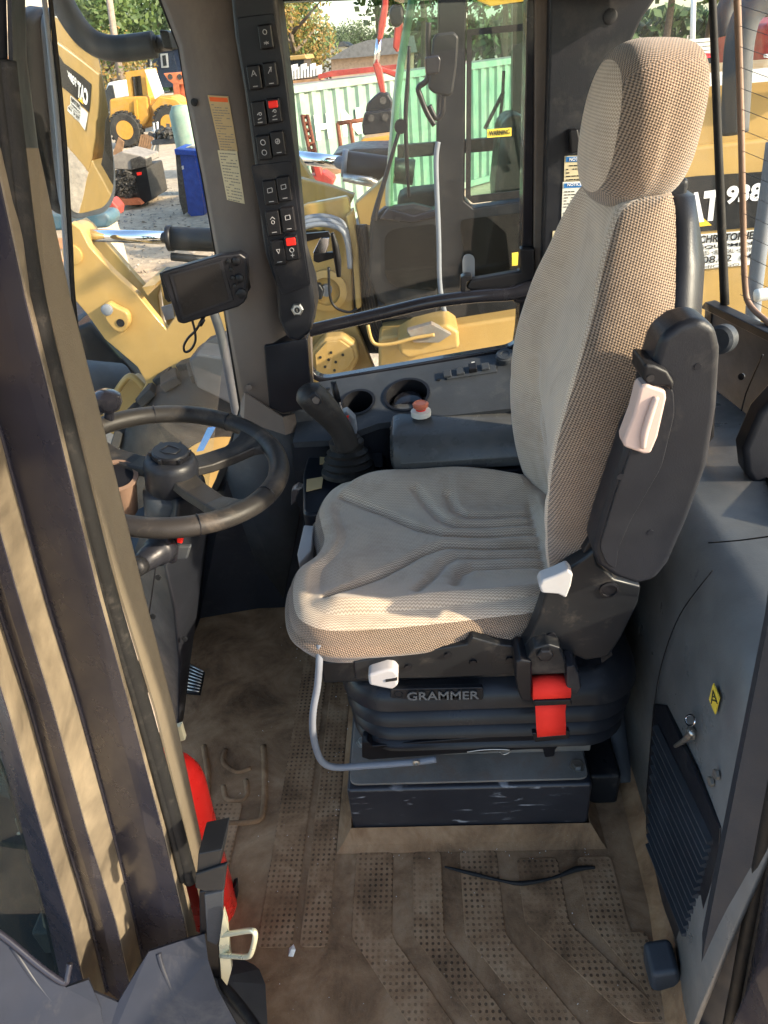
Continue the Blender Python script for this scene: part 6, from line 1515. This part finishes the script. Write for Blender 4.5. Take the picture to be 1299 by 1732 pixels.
# brown ladder rack in front of the container
lr = thing('steel_ladder', 'rusty brown steel ladder leaning on the green container', 'ladder', (at(525, 265, y=14).x, 14, gz))
for a, b in [(511, 531), (520, 541)]: tube('stile', [at(a, 196, y=14.4), at(b, 292, y=13.4)], .035, 'rust', lr, seg=6, sm=0)
for k in range(9):
    t = k / 8; y_ = 14.4 - t; tube('rung', [at(511 + 20 * t, 198 + 92 * t, y=y_), at(520 + 21 * t, 197 + 92 * t, y=y_)], .035, 'rust', lr, seg=6, sm=0)
fr_ = thing('pipe_stand', 'rusty square tube frame standing between ladder and black bucket', 'frame', (at(590, 250, y=15).x, 15, gz))
for pts in [[(571, 208), (578, 262)], [(570, 209), (620, 202)], [(592, 206), (598, 250)]]: tube('frame_tube', [at(a, b, y=15) for a, b in pts], .04, 'rust', fr_, seg=6, sm=0)
rm = thing('red_machinery', 'dark red machinery lying on the ground behind the yellow lift tower', 'machinery', (at(545, 300, y=11).x, 11, gz))
fp('red_base', [(520, 300), (548, 292), (566, 304), (562, 316), (530, 318)], 11, .4, 'red_machine', rm, bevel=.03)
fp('red_post', [(526, 270), (536, 268), (546, 298), (534, 302)], 11, .2, 'red_machine', rm, bevel=.02)
bl2 = pxprism('plank', [(540, 286), (575, 280), (580, 292), (548, 300)], 12, .6, 'wood'); tag(bl2, 'pale timber plank on the ground in front of the container', 'plank')
# another machine's cylinder in the middle distance
m2 = thing('hydraulic_ram', 'long hydraulic ram with chrome rod and black barrel above the lift tower', 'hydraulic ram', at(600, 280, y=5.6))
cyl('rod', at(502, 266, y=5.6), at(584, 276, y=5.6), .045, 'chrome', m2)
cyl('barrel', at(580, 276, y=5.6), at(700, 292, y=5.6), .085, 'mach_grey', m2)
cyl('collar', at(579, 276, y=5.6), at(588, 277, y=5.6), .092, 'bar_grey', m2)
for k in range(3): cyl('pipe', at(580 + 10 * k, 300 + 2 * k, y=5.5), at(630 + 6 * k, 306 + 3 * k, y=5.5), .028, 'steel', m2)
bk2 = pxprism('loader_bucket', [(560, 262), (600, 252), (665, 250), (668, 262), (640, 280), (565, 275)], 9., .8, 'mach_grey', bevel=.05); tag(bk2, 'dark loader bucket with a white mark behind the chrome ram', 'bucket')
ya2 = thing('yellow_excavator_arm', 'orange yellow excavator boom piece behind the chrome ram', 'boom', (at(640, 245, y=10).x, 10, gz))
fp('boom', [(608, 240), (616, 234), (664, 228), (664, 238), (618, 246)], 10, .4, 'orange_yellow', ya2, bevel=.02)
fp('knuckle', [(602, 252), (612, 246), (628, 256), (630, 268), (606, 268)], 9.9, .4, 'orange_yellow', ya2, bevel=.03)
# things past the rear windows
rv = thing('red_car', 'red vehicle glimpsed past the headrest through the corner window', 'car', (at(1195, 110, y=20).x, 20, gz))
fp('body', [(1178, 98), (1240, 90), (1250, 140), (1180, 142)], 20, 1.8, 'red', rv, bevel=.1)
fp('window', [(1184, 100), (1210, 96), (1210, 108), (1186, 112)], 19.95, .05, 'dark_window', rv)
wv_ = thing('white_shed', 'white boarded shed behind the red vehicle', 'shed', (at(1180, 80, y=30).x, 30, gz))
for k in range(7): fp('board', [(1130, 70 + k * 7), (1230, 62 + k * 7), (1230, 67.5 + k * 7), (1130, 75.5 + k * 7)], 30 - .02 * (k % 2), .3, 'whitish', wv_)
lp_ = tube('light_pole', [at(1170, 120, y=40), at(1174, -40, y=40)], .12, 'white', seg=8, sm=0); tag(lp_, 'thin pale lamp pole seen through the rear corner window', 'pole')
rm2 = thing('red_machine', 'large red machine beyond the yellow hood at the right edge', 'machine', (at(1320, 90, y=12).x, 12, gz))
fp('body', [(1292, 40), (1400, 20), (1400, 130), (1296, 136)], 12, 2, 'red_machine', rm2, bevel=.1)
fp('stripe', [(1296, 92), (1400, 80), (1400, 90), (1297, 98)], 11.95, .1, 'white', rm2)

# ---- trees
def tree(px, y, hgt, rad, label, lm='leaf', n=5200, squash=1.0, base=None):
    bx = at(px, 100, y=y).x; t = thing('tree', label, 'tree', (bx, y, gz), 'trees behind the yard')
    tube('trunk', [V((bx, y, gz)), V((bx + .2, y, gz + hgt * .3)), V((bx - .1, y, gz + hgt * .6)), V((bx + .2, y, gz + hgt * .85))], [.28, .22, .14, .05], 'bark', t, seg=10)
    mes = []
    for k in range(7):
        a = k * 2.4; z0 = gz + hgt * (.3 + .07 * k); mes.append(tube_me([V((bx, y, z0)), V((bx + math.cos(a) * rad * .4, y + math.sin(a) * rad * .4, z0 + hgt * .10)), V((bx + math.cos(a) * rad * .75, y + math.sin(a) * rad * .75, z0 + hgt * .2))], [.12, .07, .02], 6, 3))
    link('limbs', join(mes), 'bark', t, smooth=True)
    rnd_ = random.Random(int(px * 7 + y)); cl = []
    for k in range(46):
        a = rnd_.uniform(0, 6.28); zz = rnd_.uniform(-.75, 1); rr = math.sqrt(max(0, 1 - zz * zz)) * rnd_.uniform(.35, 1)
        cl.append((V((bx + math.cos(a) * rr * rad, y + math.sin(a) * rr * rad, gz + hgt * .62 + zz * hgt * .38)), rnd_.uniform(.16, .34) * rad))
    vs, fs = [], []
    for i in range(n):
        c_, r_ = cl[i % len(cl)]; d = V((rnd_.gauss(0, 1), rnd_.gauss(0, 1), rnd_.gauss(0, .8))); d = d.normalized() * r_ * rnd_.uniform(.5, 1.08)
        p = c_ + d; s_ = rnd_.uniform(.10, .24) * (rad / 5); u = V((rnd_.gauss(0, 1), rnd_.gauss(0, 1), rnd_.gauss(0, 1))).normalized(); v = u.orthogonal().normalized()
        b = len(vs); vs += [p + u * s_, p + v * s_ * .6, p - u * s_, p - v * s_ * .6]; fs.append((b, b + 1, b + 2, b + 3))
    me = bpy.data.meshes.new('crown'); me.from_pydata([tuple(q) for q in vs], [], fs); link('crown', me, lm, t)
tree(150, 62, 13, 6.5, 'tall green tree behind the mirror arm', 'leaf')
tree(225, 68, 15, 7, 'broad tree right of the utility pole', 'leaf')
tree(285, 72, 13, 6.5, 'tree above the navy house', 'leaf_dark')
tree(175, 52, 5, 3.2, 'small reddish bush tree by the grey wall', 'leaf_autumn', 2500)
tree(110, 58, 12, 6, 'green tree showing beside the brick building', 'leaf')
tree(500, 46, 6.3, 3.0, 'tree with an orange top beside the switch console', 'leaf_autumn', 5200)
tree(470, 50, 6.6, 3.6, 'yellow green tree left of the white gable', 'leaf', 5200)
tree(560, 80, 4.3, 3.2, 'low dark tree above the white gable', 'leaf_dark')
tree(600, 85, 4.8, 3.4, 'dark tree above the tan house roof', 'leaf_dark')
tree(715, 58, 16, 5.0, 'tall tree behind the red excavator arm', 'leaf')
tree(640, 62, 15.5, 2.6, 'leafy tree top hanging over the tan house', 'leaf', 3500)
tree(760, 60, 14, 7.5, 'tree seen through the neighbouring cab', 'leaf')
tree(850, 64, 15, 8, 'tree right of the neighbouring cab', 'leaf_dark')
tree(1120, 60, 15, 8, 'tree behind the headrest', 'leaf')
tree(1190, 66, 16, 8, 'tree behind the rear corner window', 'leaf')
tree(1280, 60, 15, 8, 'tree behind the rear window', 'leaf_dark')
# distant wood on the skyline closes the yard (one mass)
rnd_ = random.Random(5); vs, fs = [], []
for i in range(16000):
    x = rnd_.uniform(-160, 190); y = 120 + rnd_.uniform(-6, 6); top = 4.6 + 1.0 * math.sin(x * .13) + .8 * math.sin(x * .37 + 1)
    p = V((x, y, gz + top * rnd_.random() ** .7)); s_ = rnd_.uniform(.5, 1.1); u = V((rnd_.gauss(0, 1), rnd_.gauss(0, 1), rnd_.gauss(0, 1))).normalized(); v = u.orthogonal().normalized()
    b = len(vs); vs += [p + u * s_, p + v * s_ * .7, p - u * s_, p - v * s_ * .7]; fs.append((b, b + 1, b + 2, b + 3))
me = bpy.data.meshes.new('wood'); me.from_pydata([tuple(q) for q in vs], [], fs); o = link('distant_trees', me, 'leaf_dark'); o['kind'] = 'stuff'; o['label'] = 'low belt of distant trees along the skyline'
# ladder and dark chassis of this machine below the door, seen in the lower left corner
sl2 = thing('chassis_side', 'dark chassis side with steel steps below the door sill', 'chassis', (-.9, .75, -.4))
link('chassis_box', box_me((-1.15, .82, -.62), (1.3, .95, .9)), 'mach_grey', sl2, bevel=.03)
link('chassis_block', box_me(at(96, 1590, y=.78), (.045, .05, .16)), 'fender', sl2, bevel=.008)
tube('clevis_pin', [at(80, 1520, y=.78), at(86, 1560, y=.78), at(100, 1600, y=.78)], [.012, .016, .02], 'plate', sl2, seg=10)
tube('hook', [at(a, b, y=.76) for a, b in [(28, 1385), (34, 1402), (42, 1408), (30, 1410)]], .003, 'steel', sl2, seg=6)
